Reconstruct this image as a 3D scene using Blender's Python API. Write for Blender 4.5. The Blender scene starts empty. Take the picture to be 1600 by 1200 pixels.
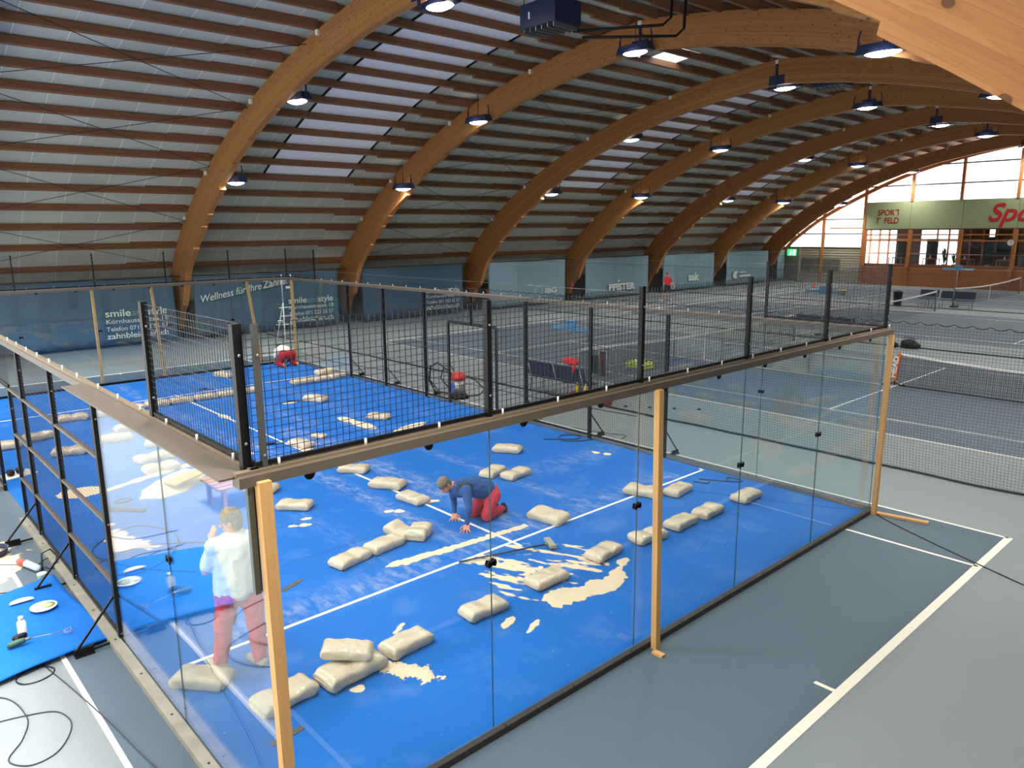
import bpy, bmesh, math, random
from mathutils import Vector, Matrix, noise
random.seed(7)
S = bpy.context.scene
COL = S.collection
pi = math.pi
R = math.radians
# ------------------------------------------------------------------ camera
yaw, pit, rol, F = 0.7388, 0.2008, -0.0087, 1175.46
fw = Vector((math.sin(yaw)*math.cos(pit), math.cos(yaw)*math.cos(pit), -math.sin(pit)))
rt = Vector((math.cos(yaw), -math.sin(yaw), 0)); up = rt.cross(fw)
c, s = math.cos(rol), math.sin(rol)
rt, up = rt*c+up*s, up*c-rt*s
cd = bpy.data.cameras.new('camera'); cam = bpy.data.objects.new('camera', cd); COL.objects.link(cam)
M = Matrix((rt, up, -fw)).transposed().to_4x4(); M.translation = (-1.9223, -4.5957, 4.4607)
cam.matrix_world = M
cd.sensor_width = 36; cd.sensor_fit = 'HORIZONTAL'; cd.lens = F/1600*36; cd.clip_start = .05; cd.clip_end = 400
S.camera = cam
# ------------------------------------------------------------------ world, sun, exposure
W = bpy.data.worlds.new('sky'); S.world = W; W.use_nodes = True
wn = W.node_tree; bg = wn.nodes['Background']
g0 = wn.nodes.new('ShaderNodeNewGeometry'); sx = wn.nodes.new('ShaderNodeSeparateXYZ')
rmp = wn.nodes.new('ShaderNodeMapRange'); mixw = wn.nodes.new('ShaderNodeMix'); mixw.data_type = 'RGBA'
tc = wn.nodes.new('ShaderNodeTexCoord')
wn.links.new(tc.outputs['Generated'], sx.inputs[0]); wn.links.new(sx.outputs['X'], rmp.inputs['Value'])
rmp.inputs['From Min'].default_value = -.3; rmp.inputs['From Max'].default_value = .6
wn.links.new(rmp.outputs['Result'], mixw.inputs['Factor'])
mixw.inputs['A'].default_value = (7.5, 7.6, 7.55, 1); mixw.inputs['B'].default_value = (2.6, 2.7, 2.8, 1)
wn.links.new(mixw.outputs['Result'], bg.inputs['Color']); bg.inputs['Strength'].default_value = 1.0
S.view_settings.view_transform = 'Standard'; S.view_settings.look = 'None'
S.view_settings.gamma = 1.0; S.view_settings.use_curve_mapping = False
S.view_settings.exposure = 0.3
LAMP_W = 150.0; SKYLIGHT = 0.7
try:
    cy = S.cycles
    cy.max_bounces = 7; cy.diffuse_bounces = 4; cy.glossy_bounces = 3; cy.transmission_bounces = 4
    cy.transparent_max_bounces = 24; cy.caustics_reflective = False; cy.caustics_refractive = False
    cy.sample_clamp_indirect = 4.0; cy.use_denoising = True; cy.use_light_tree = True
except Exception:
    pass
def portal(name, loc, rot, sxz, syz):  # unseen portal areas, added only to guide sky sampling through openings
    l = bpy.data.lights.new(name, 'AREA'); l.shape = 'RECTANGLE'; l.size = sxz; l.size_y = syz
    l.cycles.is_portal = True
    o = bpy.data.objects.new(name, l); COL.objects.link(o); o.location = loc; o.rotation_euler = rot
portal('window_light', (61.4, 10.8, 5.3), (0, R(90), 0), 10.4, 36)
portal('window_light', (-5.9, 9.5, 2.2), (0, R(-90), 0), 2.4, 27)
portal('roof_portal', (-2.7, 4.6, 9.6), (0, 0, 0), 3.6, 13)
sl = bpy.data.lights.new('sun', 'SUN'); sl.energy = 11.0; sl.angle = R(16); sl.color = (1, .97, .92)
so = bpy.data.objects.new('sun', sl); COL.objects.link(so); so.rotation_euler = Vector((-.06, .38, -1)).to_track_quat('-Z', 'Y').to_euler()
# ------------------------------------------------------------------ materials
def lin(c):
    return tuple(((x/255)/12.92 if x/255 <= .04045 else ((x/255+.055)/1.055)**2.4) for x in c)+(1,)
MATS = {}
def mat(name, col, rough=.6, metal=0, var=.0, scale=6, bump=0, bscale=40, spec=.5, emit=None, es=0, stretch=(1, 1, 1)):
    if name in MATS: return MATS[name]
    m = bpy.data.materials.new(name); m.use_nodes = True; nt = m.node_tree; b = nt.nodes['Principled BSDF']
    cl = lin(col)
    b.inputs['Roughness'].default_value = rough; b.inputs['Metallic'].default_value = metal
    b.inputs['Specular IOR Level'].default_value = spec
    t = nt.nodes.new('ShaderNodeTexCoord'); mp = nt.nodes.new('ShaderNodeMapping'); mp.inputs['Scale'].default_value = stretch
    nt.links.new(t.outputs['Object'], mp.inputs[0])
    n = nt.nodes.new('ShaderNodeTexNoise'); n.inputs['Scale'].default_value = scale; n.inputs['Detail'].default_value = 4
    nt.links.new(mp.outputs[0], n.inputs['Vector'])
    mx = nt.nodes.new('ShaderNodeMix'); mx.data_type = 'RGBA'
    v = max(var, .03)
    mx.inputs['A'].default_value = tuple(x*(1-v) for x in cl[:3])+(1,)
    mx.inputs['B'].default_value = tuple(min(1, x*(1+v)) for x in cl[:3])+(1,)
    nt.links.new(n.outputs['Fac'], mx.inputs['Factor']); nt.links.new(mx.outputs['Result'], b.inputs['Base Color'])
    if bump:
        n2 = nt.nodes.new('ShaderNodeTexNoise'); n2.inputs['Scale'].default_value = bscale
        nt.links.new(t.outputs['Object'], n2.inputs['Vector'])
        bp = nt.nodes.new('ShaderNodeBump'); bp.inputs['Strength'].default_value = bump; bp.inputs['Distance'].default_value = .02
        nt.links.new(n2.outputs['Fac'], bp.inputs['Height']); nt.links.new(bp.outputs[0], b.inputs['Normal'])
    if emit:
        b.inputs['Emission Color'].default_value = lin(emit); b.inputs['Emission Strength'].default_value = es
    MATS[name] = m; return m
def N(nt, t, **k):
    n = nt.nodes.new(t)
    for a, v in k.items():
        if a.startswith('i_'): n.inputs[a[2:].replace('_', ' ')].default_value = v
        else: setattr(n, a, v)
    return n
def math_n(nt, op, a, b=None, c=None, clamp=False):
    n = nt.nodes.new('ShaderNodeMath'); n.operation = op; n.use_clamp = clamp
    for i, x in enumerate((a, b, c)):
        if x is None: continue
        if isinstance(x, (int, float)): n.inputs[i].default_value = x
        else: nt.links.new(x, n.inputs[i])
    return n.outputs[0]
def mixc(nt, f, a, b):
    n = nt.nodes.new('ShaderNodeMix'); n.data_type = 'RGBA'
    for k, x in (('Factor', f), ('A', a), ('B', b)):
        if isinstance(x, (int, float, tuple)): n.inputs[k].default_value = x
        else: nt.links.new(x, n.inputs[k])
    return n.outputs['Result']
def glulam():
    m = bpy.data.materials.new('glued_laminated_timber'); m.use_nodes = True; nt = m.node_tree; b = nt.nodes['Principled BSDF']
    L = nt.links.new
    uv = N(nt, 'ShaderNodeTexCoord').outputs['UV']
    sp = N(nt, 'ShaderNodeSeparateXYZ'); L(uv, sp.inputs[0])
    lam = math_n(nt, 'DIVIDE', sp.outputs['Y'], .045); fl = math_n(nt, 'FLOOR', lam); fr = math_n(nt, 'FRACT', lam)
    wv = N(nt, 'ShaderNodeTexWhiteNoise', noise_dimensions='1D'); L(fl, wv.inputs['W'])
    # grain
    off = math_n(nt, 'MULTIPLY', wv.outputs['Value'], 37.0)
    cb = N(nt, 'ShaderNodeCombineXYZ'); L(math_n(nt, 'MULTIPLY', sp.outputs['X'], .9), cb.inputs[0])
    L(math_n(nt, 'MULTIPLY', sp.outputs['Y'], 16.0), cb.inputs[1]); L(off, cb.inputs[2])
    gr = N(nt, 'ShaderNodeTexNoise', i_Scale=1.6, i_Detail=5.0, i_Distortion=1.2); L(cb.outputs[0], gr.inputs['Vector'])
    gw = N(nt, 'ShaderNodeTexNoise', i_Scale=.5, i_Detail=2.0); L(cb.outputs[0], gw.inputs['Vector'])
    rings = math_n(nt, 'FRACT', math_n(nt, 'MULTIPLY', gw.outputs['Fac'], 14.0))
    rings = math_n(nt, 'POWER', rings, 3.0)
    base = mixc(nt, wv.outputs['Value'], lin((174, 120, 70)), lin((194, 142, 88)))
    base = mixc(nt, math_n(nt, 'MULTIPLY', gr.outputs['Fac'], .55), base, lin((134, 74, 34)))
    base = mixc(nt, math_n(nt, 'MULTIPLY', rings, .32), base, lin((140, 84, 36)))
    # knots: one possible knot per board cell
    uu = math_n(nt, 'ADD', math_n(nt, 'MULTIPLY', sp.outputs['X'], 1.9), math_n(nt, 'MULTIPLY', wv.outputs['Value'], 9.0))
    cu = math_n(nt, 'FLOOR', uu); fu = math_n(nt, 'FRACT', uu); kv = N(nt, 'ShaderNodeCombineXYZ'); L(cu, kv.inputs[0]); L(fl, kv.inputs[1])
    w2 = N(nt, 'ShaderNodeTexWhiteNoise', noise_dimensions='2D'); L(kv.outputs[0], w2.inputs['Vector']); sc2 = N(nt, 'ShaderNodeSeparateColor'); L(w2.outputs['Color'], sc2.inputs[0])
    dx = math_n(nt, 'DIVIDE', math_n(nt, 'SUBTRACT', fu, math_n(nt, 'ADD', .2, math_n(nt, 'MULTIPLY', sc2.outputs[1], .6))), 2.3)
    dy = math_n(nt, 'MULTIPLY', math_n(nt, 'SUBTRACT', fr, math_n(nt, 'ADD', .3, math_n(nt, 'MULTIPLY', sc2.outputs[2], .4))), .055)
    dd = math_n(nt, 'SQRT', math_n(nt, 'ADD', math_n(nt, 'MULTIPLY', dx, dx), math_n(nt, 'MULTIPLY', dy, dy)))
    rad = math_n(nt, 'MULTIPLY', math_n(nt, 'SUBTRACT', sc2.outputs[0], .62), .065)
    kn = math_n(nt, 'MULTIPLY', math_n(nt, 'SUBTRACT', rad, dd), 250.0, clamp=True)
    halo = math_n(nt, 'MULTIPLY', math_n(nt, 'SUBTRACT', math_n(nt, 'MULTIPLY', rad, 2.4), dd), 30.0, clamp=True)
    base = mixc(nt, math_n(nt, 'MULTIPLY', halo, .45), base, lin((150, 92, 44)))
    base = mixc(nt, math_n(nt, 'MULTIPLY', kn, .8), base, lin((78, 48, 30)))
    gl = math_n(nt, 'LESS_THAN', fr, .05)
    base = mixc(nt, math_n(nt, 'MULTIPLY', gl, .35), base, lin((120, 70, 30)))
    L(base, b.inputs['Base Color']); b.inputs['Roughness'].default_value = .55; b.inputs['Specular IOR Level'].default_value = .3
    return m
def ceiling_mat():
    m = bpy.data.materials.new('ceiling_board'); m.use_nodes = True; nt = m.node_tree; b = nt.nodes['Principled BSDF']; L = nt.links.new
    sp = N(nt, 'ShaderNodeSeparateXYZ'); L(N(nt, 'ShaderNodeTexCoord').outputs['Object'], sp.inputs[0])
    fr = math_n(nt, 'FRACT', math_n(nt, 'DIVIDE', sp.outputs['X'], 1.25))
    ln = math_n(nt, 'LESS_THAN', fr, .016)
    fl = math_n(nt, 'FLOOR', math_n(nt, 'DIVIDE', sp.outputs['X'], 1.25))
    wv = N(nt, 'ShaderNodeTexWhiteNoise', noise_dimensions='1D'); L(fl, wv.inputs['W'])
    nz = N(nt, 'ShaderNodeTexNoise', i_Scale=3.0, i_Detail=5.0)
    L(N(nt, 'ShaderNodeTexCoord').outputs['Object'], nz.inputs['Vector'])
    base = mixc(nt, wv.outputs['Value'], lin((186, 188, 176)), lin((196, 198, 187)))
    base = mixc(nt, math_n(nt, 'MULTIPLY', nz.outputs['Fac'], .3), base, lin((176, 178, 164)))
    base = mixc(nt, ln, base, lin((236, 235, 226)))
    L(base, b.inputs['Base Color']); b.inputs['Roughness'].default_value = .75
    return m
def glass_mat(name='clear_glass', tint=(.955, .985, .975)):
    m = bpy.data.materials.new(name); m.use_nodes = True; nt = m.node_tree; L = nt.links.new
    nt.nodes.remove(nt.nodes['Principled BSDF'])
    ge = N(nt, 'ShaderNodeNewGeometry'); vm = N(nt, 'ShaderNodeVectorMath', operation='DOT_PRODUCT')
    L(ge.outputs['Incoming'], vm.inputs[0]); L(ge.outputs['Normal'], vm.inputs[1])
    a = math_n(nt, 'SUBTRACT', 1.0, math_n(nt, 'ABSOLUTE', vm.outputs['Value']))
    f = math_n(nt, 'ADD', math_n(nt, 'MULTIPLY', math_n(nt, 'POWER', a, 5.0), .96), .04)
    tr = N(nt, 'ShaderNodeBsdfTransparent'); tr.inputs[0].default_value = tint+(1,)
    gs = N(nt, 'ShaderNodeBsdfGlossy', i_Roughness=0.0); gs.inputs[0].default_value = (1, 1, 1, 1)
    mx = N(nt, 'ShaderNodeMixShader'); L(f, mx.inputs[0]); L(tr.outputs[0], mx.inputs[1]); L(gs.outputs[0], mx.inputs[2])
    L(mx.outputs[0], nt.nodes['Material Output'].inputs[0]); return m
def net_mat(name, cell, wire, col=(20, 22, 28), axes='YZ'):
    m = bpy.data.materials.new(name); m.use_nodes = True; nt = m.node_tree; L = nt.links.new; b = nt.nodes['Principled BSDF']
    b.inputs['Base Color'].default_value = lin(col); b.inputs['Roughness'].default_value = .8
    sp = N(nt, 'ShaderNodeSeparateXYZ'); L(N(nt, 'ShaderNodeTexCoord').outputs['UV'], sp.inputs[0])
    o = []
    for a in 'XY':
        fr = math_n(nt, 'FRACT', math_n(nt, 'DIVIDE', sp.outputs[a], cell)); o.append(math_n(nt, 'LESS_THAN', fr, wire/cell))
    k = math_n(nt, 'MAXIMUM', o[0], o[1])
    tr = N(nt, 'ShaderNodeBsdfTransparent'); mx = N(nt, 'ShaderNodeMixShader')
    L(k, mx.inputs[0]); L(tr.outputs[0], mx.inputs[1]); L(b.outputs[0], mx.inputs[2]); L(mx.outputs[0], nt.nodes['Material Output'].inputs[0])
    return m
def court_mat(name, col, var):
    m = mat(name, col, rough=.62, var=var, scale=.25, bump=.25, bscale=160, spec=.35)
    return m
def turf_mat(name, dust=True):
    m = bpy.data.materials.new(name); m.use_nodes = True; nt = m.node_tree; b = nt.nodes['Principled BSDF']; L = nt.links.new
    ob = N(nt, 'ShaderNodeTexCoord').outputs['Object']; sp = N(nt, 'ShaderNodeSeparateXYZ'); L(ob, sp.inputs[0]); X, Y = sp.outputs['X'], sp.outputs['Y']
    n1 = N(nt, 'ShaderNodeTexNoise', i_Scale=150.0, i_Detail=2.0); L(ob, n1.inputs['Vector'])
    n2 = N(nt, 'ShaderNodeTexNoise', i_Scale=.8, i_Detail=5.0); L(ob, n2.inputs['Vector'])
    base = mixc(nt, n1.outputs['Fac'], lin((4, 80, 158)), lin((26, 116, 200)))
    base = mixc(nt, math_n(nt, 'MULTIPLY', n2.outputs['Fac'], .35), base, lin((24, 104, 205)))
    if dust:
        st = N(nt, 'ShaderNodeMapping'); st.inputs['Scale'].default_value = (2.2, .9, 1); st.inputs['Rotation'].default_value = (0, 0, .5); L(ob, st.inputs[0])
        n3 = N(nt, 'ShaderNodeTexNoise', i_Scale=3.6, i_Detail=8.0, i_Distortion=.35); n3.inputs['Roughness'].default_value = .7; L(st.outputs[0], n3.inputs['Vector'])
        def band(v, c0, w):   # soft band around v=c0
            d = math_n(nt, 'ABSOLUTE', math_n(nt, 'SUBTRACT', v, c0))
            return math_n(nt, 'SUBTRACT', 1.0, math_n(nt, 'DIVIDE', d, w), clamp=True)
        tot = None
        def add(x):
            nonlocal tot
            tot = x if tot is None else math_n(nt, 'MAXIMUM', tot, x)
        yy = math_n(nt, 'MULTIPLY', math_n(nt, 'GREATER_THAN', Y, 3.3), math_n(nt, 'LESS_THAN', Y, 11.5))
        for c0, w, k in ((4.45, .28, .9), (5.55, .42, 1.0), (6.9, .2, .75), (3.3, .35, .3)):
            add(math_n(nt, 'MULTIPLY', math_n(nt, 'MULTIPLY', band(X, c0, w), k), yy))
        y2 = math_n(nt, 'MULTIPLY', math_n(nt, 'GREATER_THAN', X, .9), math_n(nt, 'LESS_THAN', X, 9.3))
        add(math_n(nt, 'MULTIPLY', math_n(nt, 'MULTIPLY', band(Y, 3.3, .4), .75), y2))
        add(math_n(nt, 'MULTIPLY', math_n(nt, 'MULTIPLY', band(Y, 5.2, .5), .45), math_n(nt, 'GREATER_THAN', X, 6.0)))
        far = math_n(nt, 'GREATER_THAN', Y, 11.0)
        for c0, w, k in ((4.2, .3, .55), (6.2, .35, .6), (7.5, .3, .4)):
            add(math_n(nt, 'MULTIPLY', math_n(nt, 'MULTIPLY', band(X, c0, w), k), far))
        thr = N(nt, 'ShaderNodeMapRange'); L(n3.outputs['Fac'], thr.inputs['Value']); thr.inputs['From Min'].default_value = .44; thr.inputs['From Max'].default_value = .78
        f = math_n(nt, 'MULTIPLY', tot, thr.outputs[0])
        f = math_n(nt, 'MULTIPLY', f, .68, clamp=True)
        base = mixc(nt, f, base, lin((214, 206, 190)))
        n4 = N(nt, 'ShaderNodeTexNoise', i_Scale=1.3, i_Detail=6.0); n4.inputs['Roughness'].default_value = .65; L(ob, n4.inputs['Vector'])
        t4 = N(nt, 'ShaderNodeMapRange'); L(n4.outputs['Fac'], t4.inputs['Value']); t4.inputs['From Min'].default_value = .52; t4.inputs['From Max'].default_value = .9; t4.inputs['To Max'].default_value = .25
        base = mixc(nt, t4.outputs[0], base, lin((170, 190, 215)))
        sp2 = N(nt, 'ShaderNodeTexVoronoi', i_Scale=3.5); L(ob, sp2.inputs['Vector'])
        base = mixc(nt, math_n(nt, 'MULTIPLY', math_n(nt, 'LESS_THAN', sp2.outputs['Distance'], .028), .7), base, lin((205, 205, 200)))
    bp = N(nt, 'ShaderNodeBump', i_Strength=.5, i_Distance=.01); L(n1.outputs['Fac'], bp.inputs['Height']); L(bp.outputs[0], b.inputs['Normal'])
    L(base, b.inputs['Base Color']); b.inputs['Roughness'].default_value = .85; b.inputs['Specular IOR Level'].default_value = .2
    return m
GLU = glulam(); CEIL = ceiling_mat(); GLASS = glass_mat(); WGLASS = glass_mat('window_glass', (.99, .99, .99))
TURF = turf_mat('blue_turf'); TURF2 = turf_mat('blue_turf_offcut', False)
GLEDGE = mat('glass_edge', (52, 78, 74), .3)
PURL = mat('purlin_wood', (132, 88, 58), .65, var=.3, scale=3, stretch=(.4, 6, 6))
BLACK = mat('black_powder_coat', (12, 12, 14), .5, spec=.3)
MESHB = mat('mesh_wire', (24, 27, 36), .45)
TAUPE = mat('taupe_channel', (94, 84, 74), .45, metal=.1, var=.08)
GALV = mat('galvanised', (150, 150, 145), .35, metal=.7, var=.1)
WHITE = mat('white_paint', (232, 230, 222), .6, var=.04)
LINE = mat('line_paint', (226, 220, 204), .7, var=.06, scale=20)
LATH = mat('pine_batten', (198, 152, 94), .6, var=.18, scale=4, stretch=(8, 8, .6))
SAND = mat('sand', (222, 200, 166), .95, var=.1, scale=30, bump=.6, bscale=200)
BAG = mat('sand_bag_plastic', (198, 182, 158), .22, var=.06, scale=9, bump=.6, bscale=11)
SKIN = mat('skin', (205, 138, 106), .5, var=.08)
NAVY = mat('navy_metal', (30, 44, 78), .4, var=.08)
STRAP = mat('bench_webbing', (22, 34, 62), .7, var=.2, scale=60)
WOODT = mat('stained_timber', (160, 96, 46), .5, var=.25, scale=3, stretch=(1, .6, 8))
RUBBER = mat('black_rubber', (22, 22, 26), .55)
CORD = mat('dark_cable', (34, 38, 52), .5)
# ------------------------------------------------------------------ mesh builder
class MB:
    def __init__(s): s.v = []; s.f = []; s.m = []; s.uv = {}; s.sm = set()
    def add(s, vs, fs, mi=0, smooth=False):
        b = len(s.v); s.v += [Vector(v) for v in vs]
        for f in fs:
            if smooth: s.sm.add(len(s.f))
            s.f.append(tuple(b+i for i in f)); s.m.append(mi)
        return s
    def box(s, lo, hi, mi=0, rot=0, bev=0):
        lo = Vector(lo); hi = Vector(hi); c = (lo+hi)/2; h = (hi-lo)/2
        vs = [Vector((x*h.x, y*h.y, z*h.z)) for x in (-1, 1) for y in (-1, 1) for z in (-1, 1)]
        if rot:
            q = Matrix.Rotation(rot, 3, 'Z'); vs = [q @ v for v in vs]
        return s.add([v+c for v in vs], [(0, 1, 3, 2), (4, 6, 7, 5), (0, 4, 5, 1), (2, 3, 7, 6), (0, 2, 6, 4), (1, 5, 7, 3)], mi)
    def beam(s, a, b, w, h, mi=0, upv=(0, 0, 1)):
        a = Vector(a); b = Vector(b); d = (b-a).normalized(); u = Vector(upv)
        if abs(d.dot(u)) > .99: u = Vector((1, 0, 0))
        r = d.cross(u).normalized(); u = r.cross(d)
        vs = [p+r*(x*w/2)+u*(y*h/2) for p in (a, b) for x, y in ((-1, -1), (1, -1), (1, 1), (-1, 1))]
        return s.add(vs, [(0, 3, 2, 1), (4, 5, 6, 7), (0, 1, 5, 4), (1, 2, 6, 5), (2, 3, 7, 6), (3, 0, 4, 7)], mi)
    def tube(s, pts, r, n=8, mi=0, closed=False, cap=True):
        pts = [Vector(p) for p in pts]; rs = r if isinstance(r, (list, tuple)) else [r]*len(pts)
        vs = []; K = len(pts); prev = None
        for i, p in enumerate(pts):
            if closed: d = pts[(i+1) % K]-pts[i-1]
            else: d = pts[min(i+1, K-1)]-pts[max(i-1, 0)]
            d = d.normalized() if d.length > 1e-9 else Vector((0, 0, 1))
            if prev is None:
                u = Vector((0, 0, 1)) if abs(d.z) < .9 else Vector((1, 0, 0)); a = d.cross(u).normalized()
            else:
                a = prev-d*prev.dot(d); a = a.normalized() if a.length > 1e-6 else d.orthogonal().normalized()
            prev = a; b = d.cross(a)
            vs += [p+(a*math.cos(2*pi*k/n)+b*math.sin(2*pi*k/n))*rs[i] for k in range(n)]
        fs = []
        for i in range(K if closed else K-1):
            j = (i+1) % K
            fs += [(i*n+k, i*n+(k+1) % n, j*n+(k+1) % n, j*n+k) for k in range(n)]
        s.add(vs, fs, mi, True)
        if cap and not closed:
            b = len(s.v)-len(vs)
            s.f.append(tuple(b+k for k in reversed(range(n)))); s.m.append(mi)
            s.f.append(tuple(b+(K-1)*n+k for k in range(n))); s.m.append(mi)
        return s
    def lathe(s, prof, c=(0, 0, 0), n=20, mi=0, axis='Z', sc=(1, 1)):
        c = Vector(c); vs = []
        for r, z in prof:
            for k in range(n):
                a = 2*pi*k/n; x, y = r*math.cos(a)*sc[0], r*math.sin(a)*sc[1]
                vs.append(c+(Vector((x, y, z)) if axis == 'Z' else Vector((x, z, y)) if axis == 'Y' else Vector((z, x, y))))
        fs = [(i*n+k, i*n+(k+1) % n, (i+1)*n+(k+1) % n, (i+1)*n+k) for i in range(len(prof)-1) for k in range(n)]
        s.add(vs, fs, mi, True)
        b = len(s.v)-len(vs)
        s.f.append(tuple(b+k for k in reversed(range(n)))); s.m.append(mi)
        s.f.append(tuple(b+(len(prof)-1)*n+k for k in range(n))); s.m.append(mi)
        return s
    def ell(s, c, r, mi=0, n=14, rot=None):
        c = Vector(c); vs = []; fs = []; m = n//2
        for i in range(1, m):
            t = pi*i/m
            for k in range(n):
                a = 2*pi*k/n; v = Vector((r[0]*math.sin(t)*math.cos(a), r[1]*math.sin(t)*math.sin(a), r[2]*math.cos(t)))
                vs.append(v)
        vs += [Vector((0, 0, r[2])), Vector((0, 0, -r[2]))]
        if rot is not None: vs = [rot @ v for v in vs]
        vs = [v+c for v in vs]
        for i in range(m-2):
            for k in range(n): fs.append((i*n+k, (i+1)*n+k, (i+1)*n+(k+1) % n, i*n+(k+1) % n))
        T = (m-1)*n
        for k in range(n):
            fs.append((T, k, (k+1) % n)); fs.append((T+1, (m-2)*n+(k+1) % n, (m-2)*n+k))
        return s.add(vs, fs, mi, True)
    def cap(s, a, b, r0, r1=None, mi=0, n=12):      # tapered capsule
        r1 = r0 if r1 is None else r1; a = Vector(a); b = Vector(b); d = (b-a); L = d.length; d = d.normalized()
        pts = []; rs = []
        for k in range(5):
            t = pi/2*(1-k/4); pts.append(a-d*r0*math.sin(t)); rs.append(max(r0*math.cos(t), r0*.02))
        for k in range(5):
            t = pi/2*k/4; pts.append(b+d*r1*math.sin(t)); rs.append(max(r1*math.cos(t), r1*.02))
        return s.tube(pts, rs, n, mi)
    def poly_x(s, poly, x0, x1, mi=0):   # polygon in YZ extruded along X
        n = len(poly); vs = [(x0, y, z) for y, z in poly]+[(x1, y, z) for y, z in poly]
        fs = [tuple(range(n)), tuple(reversed(range(n, 2*n)))]+[(i, n+i, n+(i+1) % n, (i+1) % n) for i in range(n)]
        return s.add(vs, fs, mi)
    def build(s, name, m, parent=None, base=None, local=False):
        me = bpy.data.meshes.new(name); vs = s.v
        if parent is not None: org = Vector((0, 0, 0)) if local else parent_loc(parent)
        elif local: org = Vector((0, 0, 0))
        elif base is not None: org = Vector(base)
        else:
            xs = [v.x for v in vs]; ys = [v.y for v in vs]; zs = [v.z for v in vs]
            org = Vector(((min(xs)+max(xs))/2, (min(ys)+max(ys))/2, min(zs)))
        me.from_pydata([v-org for v in vs], [], s.f)
        ms = m if isinstance(m, (list, tuple)) else [m]
        for x in ms: me.materials.append(x)
        me.polygons.foreach_set('material_index', s.m)
        me.polygons.foreach_set('use_smooth', [i in s.sm for i in range(len(s.f))])
        me.update()
        o = bpy.data.objects.new(name, me); COL.objects.link(o)
        if parent is not None: o.parent = parent
        else: o.location = org
        return o
def parent_loc(p):
    l = Vector((0, 0, 0))
    while p is not None: l = l+p.location; p = p.parent
    return l
def tag(o, label, cat, group=None, kind=None):
    if label: o['label'] = label
    if cat: o['category'] = cat
    if group: o['group'] = group
    if kind: o['kind'] = kind
    return o
def thing(name, label, cat, loc=(0, 0, 0), rz=0, group=None):
    o = bpy.data.objects.new(name, None); COL.objects.link(o); o.location = loc; o.rotation_euler = (0, 0, rz)
    o.empty_display_size = .2
    return tag(o, label, cat, group)
def struct(o): o['kind'] = 'structure'; return o
def copy_tree(o, parent=None):
    c = o.copy(); COL.objects.link(c); c.parent = parent
    for ch in list(o.children): copy_tree(ch, c)
    return c
def place(proto, used, loc, rz=0, label=None, group=None, sc=None):
    o = proto if not used[0] else copy_tree(proto); used[0] = True
    o.location = loc; o.rotation_euler = (0, 0, rz)
    if label: o['label'] = label
    if group: o['group'] = group
    if sc: o.scale = sc
    return o
ORD = ['first', 'second', 'third', 'fourth', 'fifth', 'sixth', 'seventh', 'eighth', 'ninth', 'tenth', 'eleventh', 'twelfth', 'thirteenth', 'fourteenth', 'fifteenth', 'sixteenth', 'seventeenth', 'eighteenth', 'nineteenth', 'twentieth', 'twenty-first', 'twenty-second', 'twenty-third', 'twenty-fourth']
def lettering(body, size, org, xdir, udir, m, parent, offset=0, shear=0, name='lettering', ext=.006, align='LEFT', width=None, bold=0):
    cu = bpy.data.curves.new(name, 'FONT'); cu.body = body; cu.size = size; cu.extrude = ext; cu.offset = bold; cu.shear = shear
    cu.align_x = align
    t = bpy.data.objects.new('tmp', cu); COL.objects.link(t)
    bpy.context.view_layer.update()
    me = bpy.data.meshes.new_from_object(t.evaluated_get(bpy.context.evaluated_depsgraph_get()))
    COL.objects.unlink(t); bpy.data.objects.remove(t)
    if width:
        xs = [v.co.x for v in me.vertices]; w = max(xs)-min(xs)
        for v in me.vertices: v.co.x *= width/w
    x = Vector(xdir).normalized(); u = Vector(udir).normalized(); n = x.cross(u)
    Mx = Matrix((x, u, n)).transposed().to_4x4(); Mx.translation = Vector(org)-(parent_loc(parent) if parent else Vector((0, 0, 0)))
    me.transform(Mx); me.materials.clear(); me.materials.append(m)
    o = bpy.data.objects.new(name, me); COL.objects.link(o)
    if parent: o.parent = parent
    return o
# ================================================================== hall shell
HALF = [(29.75, 2.5), (29.0, 3.45), (28, 4.45), (26, 5.95), (24, 7.1), (22, 8.03), (20, 8.83), (18, 9.45), (16, 9.93), (14, 10.3), (12, 10.56), (10.8, 10.66)]
def catmull(P, n=6):
    out = []
    Q = [tuple(2*a-b for a, b in zip(P[0], P[1]))]+list(P)+[tuple(2*a-b for a, b in zip(P[-1], P[-2]))]
    for i in range(1, len(Q)-2):
        p0, p1, p2, p3 = (Vector(q) for q in Q[i-1:i+3])
        for k in range(n):
            t = k/n; out.append(.5*((2*p1)+(p2-p0)*t+(2*p0-5*p1+4*p2-p3)*t*t+(3*p1-p0-3*p2+p3)*t**3))
    out.append(Vector(P[-1])); return out
LEFTC = catmull(HALF)                       # outer edge, left foot to ridge
arc = [0]
for a, b in zip(LEFTC, LEFTC[1:]): arc.append(arc[-1]+(b-a).length)
ALEN = arc[-1]
def outer(sv):                              # point and outward normal on the left half at arc length sv
    for i in range(len(arc)-1):
        if sv <= arc[i+1] or i == len(arc)-2:
            t = (sv-arc[i])/(arc[i+1]-arc[i]); a, b = LEFTC[i], LEFTC[i+1]
            i0, i1 = max(i-1, 0), min(i+2, len(LEFTC)-1)
            d = (LEFTC[i1]-LEFTC[i0]).normalized()
            return a+(b-a)*t, Vector((-d.y, d.x))*(-1)
def on(sv, off=0):
    p, n = outer(sv); q = p+n*off; return (q.x, q.y)
mir = lambda y: 21.6-y
STEPY = [3.0, 6.0, 8.2, 10.3, 11.8, 13.2, 14.75, 15.45, 16.6]; STEPD = [.87, .89, .91, .94, .98, 1.06, 1.21, 1.255, 1.29, 1.36]
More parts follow.
